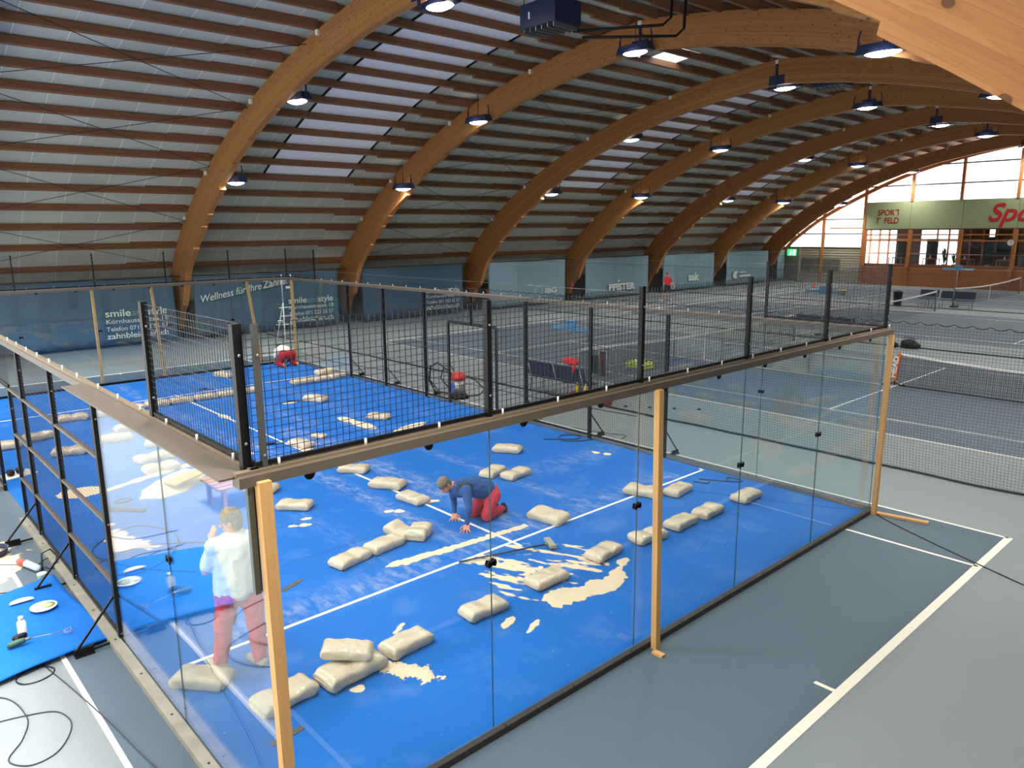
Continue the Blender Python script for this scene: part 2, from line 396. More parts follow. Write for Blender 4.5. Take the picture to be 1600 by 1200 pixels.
def half_profile(sgn):
    # (outer, inner) pairs from foot to ridge
    prs = [((29.62, .42), (29.2, .42)), ((29.68, 1.2), (28.78, 1.2))]
    K = 60; svs = [ALEN*k/K for k in range(K+1)]
    for q in STEPY:
        lo, hi = 0, ALEN
        for _ in range(40):
            md = (lo+hi)/2
            if outer(md)[0].x-10.8 > q: lo = md
            else: hi = md
        svs += [lo-.008, lo+.008]
    for sv in sorted(svs):
        p, n = outer(sv); y = abs(p.x-10.8)
        d0 = STEPD[sum(1 for q in STEPY if q < y)]
        if sv < 1.6: d0 = 1.36+(1.6-sv)*.2
        q = p-n*d0; prs.append(((p.x, p.y), (q.x, q.y)))
    return prs
def make_arch(x, label):
    t = thing('timber_arch', label, 'arch', (x+.12, 10.8, 0), group=None)
    mb = MB(); prs = half_profile(1); full = prs+[((mir(a[0]), a[1]), (mir(b[0]), b[1])) for a, b in reversed(prs[:-1])]
    us = [0]
    for a, b in zip(full, full[1:]): us.append(us[-1]+math.hypot(a[0][0]-b[0][0], a[0][1]-b[0][1]))
    vs = []; uv = []
    for (o, i), u in zip(full, us):
        d = math.hypot(o[0]-i[0], o[1]-i[1])
        for X in (x, x+.24):
            vs.append((X, o[0], o[1])); uv.append((u, 0 if X == x else -.0)); vs.append((X, i[0], i[1])); uv.append((u, d))
    fs = []; fuv = []
    for k in range(len(full)-1):
        a = 4*k; b = a+4
        for q in ((a, a+1, b+1, b), (a+2, b+2, b+3, a+3)): fs.append(q); fuv += [uv[j] for j in q]
        q = (a+1, a+3, b+3, b+1); fs.append(q); fuv += [(uv[j][0], 2+(.24 if j in (a+3, b+3) else 0)) for j in q]
        q = (a, b, b+2, a+2); fs.append(q); fuv += [(uv[j][0], 3+(.24 if j in (a+2, b+2) else 0)) for j in q]
    for q in ((0, 2, 3, 1), (len(vs)-4, len(vs)-3, len(vs)-1, len(vs)-2)): fs.append(q); fuv += [(0, 0)]*4
    mb.add(vs, fs); o = mb.build('beam', GLU, t)
    ul = o.data.uv_layers.new(name='UVMap')
    for i, u in enumerate(fuv): ul.data[i].uv = (u[0]+x*3.7, u[1]+x*.31)
    for Y, nm in ((29.42, 1), (mir(29.42), -1)):
        f = MB(); f.box((x-.03, Y-.28, 0), (x+.27, Y+.28, .03)); f.box((x-.02, Y-.22, .03), (x+.26, Y+.22, .44)); f.build('steel_shoe', BLACK, t)
    for y, z in ((20.24, 8.6), (15.6, 9.85), (24.6, 6.6), (27.2, 5.0), (10.8, 10.5)):
        f = MB(); f.box((x-.07, y-.06, z), (x, y+.06, z+.14)); f.build('junction_box', WHITE, t)
    f = MB(); f.box((x-.03, 10.5, 9.75), (x, 11.1, 10.1)); f.box((x-.05, 10.76, 9.6), (x, 10.84, 10.6)); f.build('ridge_bracket', NAVY, t)
    return t
AX = [1.1+8.2*i for i in range(8)]
for i, x in enumerate(AX):
    lab = 'nearest curved glued timber arch, just left of the picture' if i == 0 else \
        'curved glued timber arch, %s from the left, carrying the roof' % ORD[i-1]
    if i == 1: lab = 'curved glued timber arch leftmost in view, its near leg crossing the top right corner'
    make_arch(x, lab)
# ---- ceiling shell
mb = MB(); pts = [on(ALEN*k/40, .27) for k in range(41)]; pts = [(pts[0][0]+.02, 2.45)]+pts
pts = pts+[(mir(a), b) for a, b in reversed(pts[:-1])]
out = [(10.8+(a-10.8)*1.012, b+.15) for a, b in pts]
n = len(pts); X0, X1 = -8.0, 61.2
vs = [(X, a, b) for X in (X0, X1) for a, b in pts]+[(X, a, b) for X in (X0, X1) for a, b in out]
# leave openings where the roof lights sit
def seg_at(y):    # index of profile segment containing y (left side)
    for k in range(n-1):
        if pts[k+1][0] <= y <= pts[k][0]: return k
xs = sorted(set([X0, X1, -4.6, -.8]+[v for b in (1, 3, 5) for v in (AX[b]+2.5, AX[b]+6.3)]+[21.6, 23.1]))
cutk = (seg_at(24.9), seg_at(12.0)); rid = (seg_at(13.5), seg_at(12.6)); nk0 = n-2-seg_at(mir(10.4)+.0); nk1 = n-2-seg_at(mir(-1.8))
grid = []; gf = []; gm = []
for X in xs: grid += [(X, a, b) for a, b in pts]
holes = []
for i in range(len(xs)-1):
    xm = (xs[i]+xs[i+1])/2
    strip = any(AX[b]+2.5 < xm < AX[b]+6.3 for b in (1, 3, 5)); rdg = 21.6 < xm < 23.1
    for k in range(n-1):
        if strip and cutk[0] <= k < cutk[1]: continue
        if rdg and rid[0] <= k <= rid[1]: continue
        if -4.6 < xm < -.8 and (nk0 <= k <= nk1 or cutk[0] <= k < cutk[1]): continue
        gf.append((i*n+k, i*n+k+1, (i+1)*n+k+1, (i+1)*n+k))
mb.add(grid, gf); o = mb.build('ceiling', CEIL, base=(0, 0, 0)); struct(o)
def tr_mat(name, col, es):
    m = bpy.data.materials.new(name); m.use_nodes = True; nt = m.node_tree; b = nt.nodes['Principled BSDF']
    b.inputs['Base Color'].default_value = lin((205, 208, 215)); b.inputs['Roughness'].default_value = .7
    b.inputs['Emission Color'].default_value = lin(col); b.inputs['Emission Strength'].default_value = es
    t = N(nt, 'ShaderNodeTexCoord'); nz = N(nt, 'ShaderNodeTexNoise', i_Scale=22.0, i_Detail=3.0); nt.links.new(t.outputs['Object'], nz.inputs['Vector'])
    nt.links.new(mixc(nt, nz.outputs['Fac'], lin((188, 190, 200)), lin((222, 224, 232))), b.inputs['Base Color'])
    return m
TRL = tr_mat('translucent_roof_sheet', (205, 210, 228), .16*SKYLIGHT); OPENL = tr_mat('open_roof_light', (250, 252, 255), 3.0)  # emission stands in for daylight coming through these roof panes
wi = 1
for b in (1, 3, 5):
    t = thing('window_%d' % wi, 'translucent grey roof light strip between the %s and %s timber arches' % (ORD[b-1], ORD[b]), None, (AX[b]+4.4, 18, 0)); struct(t); wi += 1
    x0, x1 = AX[b]+2.5, AX[b]+6.3; m = MB(); q = pts[cutk[0]:cutk[1]+1]
    m.add([(X, y, z) for X in (x0, x1) for y, z in q], [(k, k+1, len(q)+k+1, len(q)+k) for k in range(len(q)-1)]); m.build('pane', TRL, t)
    for X in (x0, x1):
        f = MB()
        for (a, c) in zip(q, q[1:]): f.beam((X, a[0], a[1]-.01), (X, c[0], c[1]-.01), .09, .03, upv=(0, 0, 1))
        f.build('frame_bar', BLACK, t)
t = thing('window_%d' % wi, 'bright open roof light near the ridge between second and third arches', None, (22.35, 13, 0)); struct(t); wi += 1
q = pts[rid[0]:rid[1]+2]; m = MB(); m.add([(X, y, z+.25) for X in (21.6, 23.1) for y, z in q], [(k, k+1, len(q)+k+1, len(q)+k) for k in range(len(q)-1)]); m.build('pane', OPENL, t)
f = MB(); ya, yb = q[0][0], q[-1][0]; za, zb = q[0][1], q[-1][1]
for X in (21.6, 23.1): f.beam((X, ya, za+.12), (X, yb, zb+.12), .03, .26)
for (y, z) in ((ya, za), (yb, zb)): f.beam((21.6, y, z+.12), (23.1, y, z+.12), .03, .26)
f.build('frame', WHITE, t)
t = thing('window_%d' % wi, 'clear roof light strip above the viewpoint', None, (-2.7, 4, 9.5)); struct(t); wi += 1  # added strip out of view, letting sun and sky onto the left floor
q = pts[nk0:nk1+2]; m = MB(); m.add([(X, y, z+.02) for X in (-4.6, -.8) for y, z in q], [(k, k+1, len(q)+k+1, len(q)+k) for k in range(len(q)-1)]); m.build('pane', WGLASS, t)
q = pts[cutk[0]:cutk[1]+1]; m = MB(); m.add([(X, y, z) for X in (-4.6, -.8) for y, z in q], [(k, k+1, len(q)+k+1, len(q)+k) for k in range(len(q)-1)]); m.build('pane', WGLASS, t)
# ---- purlins: each one its own thing
def purlin(sv, bay, side, row):
    x0 = AX[bay]+.0; x1 = (AX[bay+1] if bay < 7 else 61.0)
    (y, z), (y2, z2) = on(sv, .13), on(sv, .30)
    p, nrm = outer(sv)
    def T(v): return v if side > 0 else Vector((v.x, mir(v.y), v.z))
    tn = Vector((0, -nrm.y, nrm.x)); nn = Vector((0, nrm.x, nrm.y)); c = Vector((0, y, z))
    def bar(mb, xa, xb, w, h, dt=0, dn=0):
        vs = [T(Vector((X, 0, 0))+c+tn*(a*w/2+dt)+nn*(b*h/2+dn)) for X in (xa, xb) for a, b in ((-1, -1), (1, -1), (1, 1), (-1, 1))]
        mb.add(vs, [(0, 3, 2, 1), (4, 5, 6, 7), (0, 1, 5, 4), (1, 2, 6, 5), (2, 3, 7, 6), (3, 0, 4, 7)])
    names = ['nearest'] + ORD[:7]; a = names[bay]; b2 = names[bay+1] if bay < 7 else 'end wall'
    t = thing('roof_purlin', ('brown roof purlin, %s row up the %s slope, between %s and %s arches' % (ORD[row] if row < 24 else 'top', 'far' if side > 0 else 'near', a, b2)), 'roof beam',
              ((x0+x1)/2, y if side > 0 else mir(y), z), group='purlins of the %s roof bay' % ('wall end' if bay == 7 else ORD[bay]))
    m = MB(); bar(m, x0, x1, .12, .22, 0, -.01); m.build('timber', PURL, t)
    if bay % 2 == 0: spl = ((x1-1.75, x1, .035, .02), (x0+.24, x0+1.15, .035, .02))
    else: spl = ((x1-1.6, x1, -.05, -.05), )
    for xa, xb, dt, dn in spl:
        m = MB(); bar(m, xa, xb-.01, .13, .245, dt, dn+.0); m.build('lap_splice', PURL, t)
NR = int((ALEN-.6)/1.11)
for bay in range(0, 8):
    for k in range(NR+1):
        sv = .72+1.11*k
        if sv > ALEN-.1: break
        purlin(sv, bay, 1, k)
    if bay > 0:
        for k in range(NR-8, NR+1):
            sv = .72+1.11*k
            if sv > ALEN-.35: break
            purlin(sv, bay, -1, k)
# ---- bracing wires
WIRE = mat('steel_rod', (48, 50, 54), .45, metal=.5)
for bi, bay in enumerate((0, 2, 4)):
    t = None
    rows = [(.9, 3.6), (3.6, 7.2), (7.2, 11.2), (11.2, 15.6)]
    for r, (s0, s1) in enumerate(rows):
        for d in (0, 1):
            a, b = (s0, s1) if d == 0 else (s1, s0)
            xa, xb = AX[bay]+.24, AX[bay+1]; pa = on(a, -.12); pb = on(b, -.12); m = MB()
            L = []
            for q in range(9):
                sq = a+(b-a)*q/8; yq, zq = on(sq, -.12+.0); L.append((xa+(xb-xa)*q/8, pa[0]+(pb[0]-pa[0])*q/8, pa[1]+(pb[1]-pa[1])*q/8))
            m.tube(L, .011, 6)
            o = m.build('bracing_rod', WIRE)
            tag(o, 'thin steel rod %s rightwards, %s cross up from the curtain, %s braced bay' % ('rising' if d == 0 else 'falling', ORD[r], ORD[bi]), 'steel rod', 'roof bracing rods')
# ================================================================== floor
FL_OUT = court_mat('floor_surround', (124, 132, 135), .05)
FL_IN = court_mat('floor_court', (80, 95, 107), .06)
def slab(name, x0, y0, x1, y1, z0, z1, m, parent=None):
    b = MB(); b.box((x0, y0, z0), (x1, y1, z1)); return b.build(name, m, parent)
fl = slab('floor', -8.2, -8.6, 60.6, 30.2, -.3, 0, FL_OUT); struct(fl)
CC = [4.9+15.55*i for i in range(4)]
for i, cx in enumerate(CC):
    slab('court_surface', cx-5.485, -1.85, cx+5.485, 21.92, 0, .002, FL_IN, fl)
    m = MB(); z0, z1 = .002, .0035
    def ln(x0, y0, x1, y1): m.box((x0, y0, z0), (x1, y1, z1))
    for X in (-5.485, -4.115, 4.065, 5.435): ln(cx+X, -1.85, cx+X+.05, 21.92)
    ln(cx-5.485, -1.9, cx+5.485, -1.80); ln(cx-5.485, 21.87, cx+5.485, 21.97)
    ln(cx-4.115, 3.61, cx+4.115, 3.66); ln(cx-4.115, 16.41, cx+4.115, 16.46); ln(cx-.025, 3.63, cx+.025, 16.43)
    ln(cx-.05, -1.8, cx+.0, -1.6); ln(cx-.05, 21.72, cx, 21.87)
    m.build('court_lines', LINE, fl)
# ================================================================== side walls
WALLM = mat('lower_wall', (150, 150, 140), .8)
struct(slab('wall_left', -8.2, 29.95, 60.6, 30.2, 0, 2.95, WALLM)); struct(slab('wall_right', -8.2, -8.6, 60.6, -8.3, 0, 2.95, WALLM))
# ---- curtains with printed lettering
CURT_D = mat('curtain_dark', (66, 92, 112), .85, var=.08, scale=1.2); CURT_L = mat('curtain_light', (118, 148, 160), .85, var=.06, scale=1.2)
TXT = mat('white_print', (206, 214, 212), .8); TXTG = mat('grey_print', (120, 142, 150), .8)
def curtain(x0, x1, m, label, seed=0):
    t = thing('curtain', label, 'curtain', ((x0+x1)/2, 28.3, .1), group=None)
    nx = int((x1-x0)/.12); nz = 8; vs = []
    for i in range(nx+1):
        X = x0+(x1-x0)*i/nx
        for k in range(nz+1):
            z = .12+k/nz*2.56
            fo = .035*noise.noise(Vector((X*1.6, seed*9, 0)))*2+.012*math.sin(X*9+noise.noise(Vector((X, z, seed)))*3)
            vs.append((X, 28.28+fo+.05*noise.noise(Vector((X*.4, z*.5, seed))), z+.02*math.sin(X*1.3+seed)*(k/nz)))
    fs = [(i*(nz+1)+k, (i+1)*(nz+1)+k, (i+1)*(nz+1)+k+1, i*(nz+1)+k+1) for i in range(nx) for k in range(nz)]
    b = MB(); b.add(vs, fs, 0, True); o = b.build('cloth', m, t); sl = o.modifiers.new('s', 'SOLIDIFY'); sl.thickness = .012
    b = MB(); b.tube([(x0-.55, 28.3, 2.71), (x1+.55, 28.3, 2.71)], .018, 6); b.build('hem_rod', BLACK, t)
    return t
cw = []
specs = [(-7.5, 1.0, CURT_D, 'dark blue curtain left of the picture edge'),
 (1.5, 8.95, CURT_D, 'dark teal curtain leftmost, white address lettering at its right end'),
 (9.75, 16.6, CURT_D, 'dark teal curtain with handwritten white slogan between first and second arches'),
 (18.0, 24.35, CURT_D, 'dark blue curtain with white address at right, between second and third arches'),
 (26.3, 32.6, CURT_L, 'pale blue curtain with thin round logo between third and fourth arches'),
 (34.5, 41.0, CURT_L, 'pale blue curtain with bold white block lettering between fourth and fifth arches'),
 (42.8, 49.2, CURT_L, 'pale blue curtain with small lowercase lettering between fifth and sixth arches'),
 (51.0, 57.4, CURT_L, 'pale blue curtain with faint white logo between sixth and seventh arches'),
 (59.0, 60.2, CURT_L, 'narrow pale blue curtain in the far corner under the exit sign')]
for i, sp_ in enumerate(specs): cw.append(curtain(*sp_, seed=i))
XD, UD = (1, 0, 0), (0, 0, 1)
def addr(x, t, w):
    y = 28.17
    lettering('smile', .40, (x, y, 1.24), XD, UD, TXT, t, bold=.005, width=w*.40)
    lettering('and', .40, (x+w*.42, y, 1.24), XD, UD, TXTG, t, width=w*.23)
    lettering('style', .40, (x+w*.66, y, 1.24), XD, UD, TXT, t, bold=.005, width=w*.34)
    lettering('Kornhausstrasse 18', .25, (x, y, .97), XD, UD, TXT, t, width=w)
    lettering('Telefon 071 222 55 57', .25, (x, y, .67), XD, UD, TXT, t, width=w)
    lettering('zahnbleichen.ch', .33, (x, y, .36), XD, UD, TXT, t, bold=.004, width=w)
addr(6.2, cw[1], 2.35); addr(13.95, cw[2], 2.3); addr(21.8, cw[3], 2.25)
lettering('Wellness für Ihre', .44, (9.95, 28.17, 1.55), (1, 0, .16), (-.16, 0, 1), TXT, cw[2], shear=.3, width=2.75)
lettering('Zähne!', .5, (12.78, 28.17, 2.0), (1, 0, .16), (-.16, 0, 1), TXT, cw[2], shear=.3, width=1.3, bold=.008)
lettering('IBG', .42, (30.7, 28.17, .72), XD, UD, TXT, cw[4], width=1.0, bold=.01)
m = MB(); m.tube([(30.2+.36*math.cos(a), 28.17, .88+.24*math.sin(a)) for a in [k*pi/12 for k in range(24)]], .012, 5, closed=True)
m.tube([(29.9, 28.17, .75), (30.1, 28.17, .98), (30.3, 28.17, .78), (30.5, 28.17, 1.0)], .012, 5); m.build('round_logo', TXT, cw[4])
lettering('PFISTER', .6, (36.7, 28.17, .5), XD, UD, TXT, cw[5], width=2.75, bold=.03)
m = MB(); m.ell((37.7, 28.17, 1.12), (.1, .01, .07)); m.build('logo_dot', TXT, cw[5])
lettering('sak', .78, (45.75, 28.17, .72), XD, UD, TXT, cw[6], width=1.4, bold=.03)
m = MB(); m.add([(51.9, 28.17, .6), (52.5, 28.17, .6), (52.3, 28.17, .85), (52.6, 28.17, 1.15), (52.0, 28.17, 1.15), (51.8, 28.17, .85)], [(0, 1, 2, 3, 4, 5)]); m.build('angular_logo', TXT, cw[7])
m = MB(); m.box((52.8, 28.16, .98), (53.7, 28.17, 1.08)); m.box((52.8, 28.16, .66), (54.5, 28.17, .82)); m.build('logo_bars', TXT, cw[7])
# ================================================================== far end wall
FX = 60.3
BAND = mat('green_fascia', (152, 164, 124), .7, var=.03); RED = mat('red_lettering', (190, 34, 40), .5); DRED = mat('dark_red_lettering', (150, 40, 34), .5)
t = thing('wall_far', None, None, (FX, 16, 0)); struct(t)
# timber parapet
m = MB()
for k in range(12): m.box((FX, 4.0, k*.133), (FX+.12, 21.7, k*.133+.128))
m.build('timber_boarding', WOODT, t)
slab('sill_rail', FX-.03, 4.0, FX+.2, 21.7, 1.6, 1.68, WOODT, t)
slab('fascia', FX-.05, 4.0, FX+.15, 21.7, 4.36, 6.42, BAND, t)
slab('fascia_foot', FX-.07, 4.0, FX+.15, 21.7, 4.26, 4.36, mat('dark_trim', (70, 48, 34), .6), t)
for y in (18.3, 14.7, 11.2): slab('fascia_joint', FX-.055, y-.012, FX-.05, y+.012, 4.36, 6.42, mat('joint_shadow_gap', (96, 108, 74), .8), t)
lettering('SPOR', .62, (FX-.06, 20.75, 5.4), (0, -1, 0), (0, 0, 1), DRED, t, width=1.25, bold=.008)
m = MB(); m.box((FX-.07, 19.18, 5.4), (FX-.055, 19.25, 5.83)); m.box((FX-.07, 19.18, 5.76), (FX-.055, 19.42, 5.83))
m.box((FX-.07, 20.68, 4.8), (FX-.055, 20.75, 5.23)); m.box((FX-.07, 20.5, 5.16), (FX-.055, 20.75, 5.23)); m.build('logo_strokes', DRED, t)
lettering('FELD', .62, (FX-.06, 20.22, 4.8), (0, -1, 0), (0, 0, 1), DRED, t, width=1.05, bold=.008)
lettering('Spo', 1.75, (FX-.06, 13.1, 4.86), (0, -1, 0), (0, 0, 1), RED, t, shear=.3, width=2.75, bold=.035)
# ribbed cladding and shutter
CLAD = mat('ribbed_cladding', (176, 170, 148), .5, var=.03)
m = MB()
for k in range(14): m.box((FX, 21.7, .05+k*.2), (FX+.06, 26.95, .05+k*.2+.13)); 
m.box((FX+.06, 21.7, 0), (FX+.14, 30.0, 2.85)); m.build('cladding', CLAD, t)
slab('cladding_frame', FX-.02, 26.85, FX+.08, 27.05, 0, 2.85, CLAD, t); slab('shutter', FX-.04, 23.5, FX+.05, 26.8, 1.0, 1.95, mat('grey_shutter', (98, 96, 84), .6), t)
slab('head_rail', FX-.04, 21.7, FX+.14, 30.0, 2.85, 2.93, mat('steel_rail', (88, 84, 74), .5), t)
slab('side_panel', FX-.02, 27.05, FX+.05, 29.9, 0, 2.85, mat('grey_green_panel', (108, 112, 98), .7), t)
# big gable window
tw = thing('window_%d' % wi, 'tall white gable window with timber mullions above the green fascia', None, (FX, 10.8, 3)); struct(tw); wi += 1
MUL = mat('mullion_timber', (176, 112, 60), .5, var=.15, scale=3, stretch=(1, 1, .4)); TRN = mat('steel_transom', (84, 80, 78), .4)
def roofz(y):
    y = y if y > 10.8 else mir(y)
    for a, b in zip(pts, pts[1:]):
        if b[0] <= y <= a[0]: return a[1]+(b[1]-a[1])*(a[0]-y)/(a[0]-b[0]+1e-9)
    return 2.5
for y, z0 in ((25.05, 0), (21.75, 0), (18.3, 6.4), (14.9, 6.4), (11.35, 6.4), (7.9, 6.4), (4.4, 6.4), (1.0, 0), (-2.4, 0), (-5.5, 0)):
    m = MB(); m.box((FX-.09, y-.1, z0), (FX+.12, y+.1, roofz(y)-.1)); m.build('mullion', MUL, tw)
for z in (4.0, 5.15, 7.6, 9.0):
    ya = max((y/10 for y in range(108, 298) if roofz(y/10) > z+.15), default=11)
    if z < 6: m = MB(); m.box((FX-.05, 21.75, z-.05), (FX+.06, ya, z+.05)); m.build('transom', TRN, tw)
    else: m = MB(); m.box((FX-.05, mir(ya), z-.05), (FX+.06, ya, z+.05)); m.build('transom', TRN, tw)
m = MB(); rimp = [(y, z) for y, z in pts]
rimp = [on(ALEN*k/40, .27-(.82+.45*min(1, (1-k/40)*1.6))) for k in range(41)]; rimp += [(mir(a), b) for a, b in reversed(rimp[:-1])]
for (a, b) in zip(rimp, rimp[1:]):
    if min(a[1], b[1]) > 2.3: m.beam((FX, a[0], a[1]), (FX, b[0], b[1]), .2, .26, upv=(0, 0, 1))
m.build('curved_head_rail', MUL, tw)
m = MB(); g1 = [(y, z) for y, z in pts if z > 2.9]
m.poly_x([(29.3, 2.93)]+g1+[(-7.7, 2.93)], FX+.16, FX+.17); m.build('pane', WGLASS, tw)
# restaurant behind the windows
tr_ = thing('wall_restaurant', None, None, (66, 14, 0)); struct(tr_)
slab('restaurant_floor', FX+.12, 3, 68, 24.6, 1.25, 1.35, mat('cafe_floor', (70, 52, 40), .6), tr_)
slab('restaurant_ceiling', FX+.15, 3, 68, 24.6, 4.4, 4.5, mat('cafe_ceiling', (150, 84, 46), .6), tr_)
DK = mat('cafe_wall', (62, 44, 36), .7, var=.3, scale=2)
for a, b in ((3, 11.2), (11.6, 14.6), (15.0, 17.2), (20.1, 22.1)): slab('back_wall', 67.9, a, 68, b, 1.35, 4.4, DK, tr_)
for z in (2.2, 3.4): slab('back_rail', 67.85, 3, 67.95, 24.6, z, z+.1, MUL, tr_)
for y in (17.9, 18.8, 22.7, 23.5, 24.3, 15.35, 14.4, 16.3): slab('back_post', 67.8, y-.06, 67.95, y+.06, 1.35, 4.4, MUL, tr_)
slab('side_wall', FX+.2, 2.9, 68, 3.0, 1.35, 4.4, DK, tr_)
tp = thing('window_%d' % wi, 'row of timber framed restaurant windows under the green fascia', None, (FX, 14, 1.6)); struct(tp); wi += 1
for y in (21.62, 18.22, 14.72, 11.25, 7.8, 4.3):
    m = MB(); m.box((FX-.1, y-.13, 1.55), (FX+.1, y+.13, 4.3)); m.beam((FX-.12, y-.16, 4.25), (FX-.32, y-.16, 1.5), .1, .08); m.beam((FX-.3, y, 1.55), (FX-.1, y, 0), .2, .18); m.build('leaning_post', MUL, tp)
for z in (3.42, 3.86): 
    m = MB(); m.box((FX-.03, 4.0, z), (FX+.05, 21.6, z+.09)); m.build('window_bar', MUL, tp)
m = MB(); m.box((FX+.02, 4.0, 1.68), (FX+.03, 21.6, 4.3)); m.build('pane', WGLASS, tp)
kk = 2
for o in list(tr_.children):
    w_ = parent_loc(tr_); o.parent = None; o.location = o.location+w_; struct(o)
    if 'floor' in o.name: o.name = 'floor'
    elif 'ceiling' in o.name: o.name = 'ceiling'
    elif 'wall' in o.name: o.name = 'wall_restaurant'
    else: o.name = 'trim_%d' % kk; kk += 1
bpy.data.objects.remove(tr_)
# furniture seen through the windows
CAFE = mat('cafe_table_wood', (206, 150, 82), .5); LEAF = mat('leaf_green', (58, 96, 44), .6, var=.3); PALE = mat('pale_cloth', (220, 216, 204), .7)
for k, (y, x) in enumerate(((17.0, 61.6), (14.6, 61.6), (12.0, 61.6), (19.6, 61.8))):
    t = thing('cafe_table', 'small wooden restaurant table behind the windows, %s from the left' % ['second', 'third', 'fourth', 'first'][k], 'table', (x, y, 1.35), group='restaurant tables')
    m = MB(); m.box((x-.4, y-.5, 2.06), (x+.4, y+.5, 2.11)); m.build('table_top', CAFE, t)
    for a in (-.36, .36):
        for b in (-.46, .46): m = MB(); m.box((x+a-.025, y+b-.025, 1.35), (x+a+.025, y+b+.025, 2.06)); m.build('leg', CAFE, t)
    m = MB(); m.lathe([(.02, 0), (.09, .02), (.1, .07), (.03, .12), (.05, .22), (.01, .24)], (x-.1, y+.05, 2.11), 10)
    o = m.build('table_setting', PALE); tag(o, 'white cruet on the %s restaurant table from the left' % ['second', 'third', 'fourth', 'first'][k], 'cruet', 'cruets on the restaurant tables')
for k, (y, h) in enumerate(((13.4, 1.5), (16.4, 1.7), (15.7, 1.2), (11.6, 1.5), (10.2, 1.3))):
    t = thing('potted_plant', 'leafy green plant standing inside the restaurant, %s from the right' % ORD[[2, 4, 3, 1, 0][k]], 'plant', (62.6, y, 1.35), group='restaurant plants')
    m = MB(); m.lathe([(.12, 0), (.17, .3), (.15, .3)], (62.6, y, 1.35), 12); m.build('pot', PALE, t)
    m = MB(); rr = random.Random(k)
    for q in range(34):
        a = rr.uniform(0, 2*pi); l = rr.uniform(.5, 1)*h; d = rr.uniform(.15, .5); p0 = Vector((62.6, y, 1.62)); p1 = p0+Vector((math.cos(a)*d*.5, math.sin(a)*d*.5, l*.6)); p2 = p0+Vector((math.cos(a)*d, math.sin(a)*d, l*.85))
        sd = Vector((-math.sin(a), math.cos(a), 0))*.035
        m.add([p0-sd*.3, p0+sd*.3, p1+sd, p1-sd, p2], [(0, 1, 2, 3), (3, 2, 4)])
    m.build('foliage', LEAF, t)
for k, y in enumerate((20.1, 17.9, 13.8)):
    m = MB(); m.box((64, y-.35, 1.35), (64.5, y+.35, 3.3+.2*k)); o = m.build('cupboard', mat('dark_cupboard', (52, 58, 58), .6)); tag(o, 'dark tall cupboard inside the restaurant, %s from the left' % ORD[k], 'cupboard', 'restaurant cupboards')
m = MB(); m.box((63.5, 11.7, 1.35), (64.3, 13.4, 2.5)); m.box((63.45, 11.6, 2.5), (64.35, 13.5, 2.56)); o = m.build('serving_counter', mat('counter_wood', (90, 66, 48), .5)); tag(o, 'brown serving counter inside the restaurant at the right', 'counter')
# clock, exit sign
t = thing('wall_clock', 'round white clock on the restaurant window post at the right edge', 'clock', (FX-.2, 11.42, 3.35))
m = MB(); m.lathe([(.23, 0), (.23, .05)], (FX-.24, 11.42, 3.35), 20, axis='X'); m.build('case', GALV, t)
m = MB(); m.lathe([(.2, 0), (.2, .008)], (FX-.25, 11.42, 3.35), 20, axis='X'); m.build('face', WHITE, t)
m = MB(); m.box((FX-.262, 11.41, 3.35), (FX-.256, 11.43, 3.5)); m.box((FX-.262, 11.3, 3.34), (FX-.256, 11.42, 3.36)); m.build('hands', BLACK, t)
t = thing('exit_sign', 'lit green emergency exit sign high in the far left corner', 'sign', (FX-.2, 27.62, 2.15))
EXG = mat('sign_green', (40, 190, 100), .4, emit=(40, 200, 110), es=1.6); EXW = mat('sign_white', (240, 255, 245), .4, emit=(235, 255, 245), es=2.6)
m = MB(); m.box((FX-.24, 27.22, 2.16), (FX-.18, 28.02, 2.72)); m.build('panel', EXG, t)
m = MB(); m.box((FX-.18, 27.5, 2.4), (FX-.02, 27.7, 2.5)); m.build('wall_bracket', GALV, t)
m = MB(); m.ell((FX-.25, 27.68, 2.6), (.01, .05, .05)); m.beam((FX-.25, 27.68, 2.55), (FX-.25, 27.72, 2.4), .02, .07); m.beam((FX-.25, 27.72, 2.4), (FX-.25, 27.84, 2.24), .02, .04); m.beam((FX-.25, 27.72, 2.4), (FX-.25, 27.62, 2.24), .02, .04); m.beam((FX-.25, 27.78, 2.5), (FX-.25, 27.58, 2.48), .02, .035)
m.box((FX-.25, 27.28, 2.22), (FX-.24, 27.5, 2.66)); m.build('running_figure', EXW, t)
# near end wall, unseen: glazing kept low to brighten the left floor, gable boarded
tn_ = thing('window_%d' % wi, 'low glazed strip of the near end wall behind the viewpoint', None, (-6.1, 8, 0)); struct(tn_); wi += 1
for k in range(10): m = MB(); m.box((-6.14, 22.9-3*k, 0), (-6.06, 23.0-3*k, 3.4)); m.build('mullion', MUL, tn_)
m = MB(); m.box((-6.14, -4, 2.0), (-6.06, 23, 2.05)); m.build('transom', TRN, tn_)
m = MB(); m.box((-6.11, -4, 1.05), (-6.1, 23, 3.4)); m.build('pane', WGLASS, tn_)
m = MB(); m.box((-6.16, -6, 0), (-6.0, 23, 1.05)); m.build('green_parapet', BAND, tn_)
GAB = mat('gable_boarding', (190, 160, 120), .7, var=.15)
m = MB(); g2 = [(y, z) for y, z in pts if z > 3.4]; m.poly_x([(29.0, 3.4)]+g2+[(-7.4, 3.4)], -6.2, -6.05)
m.box((-6.2, 23, 0), (-6.05, 30, 3.4)); m.box((-6.2, -8.6, 0), (-6.05, -4, 3.4)); struct(m.build('wall_near', GAB))
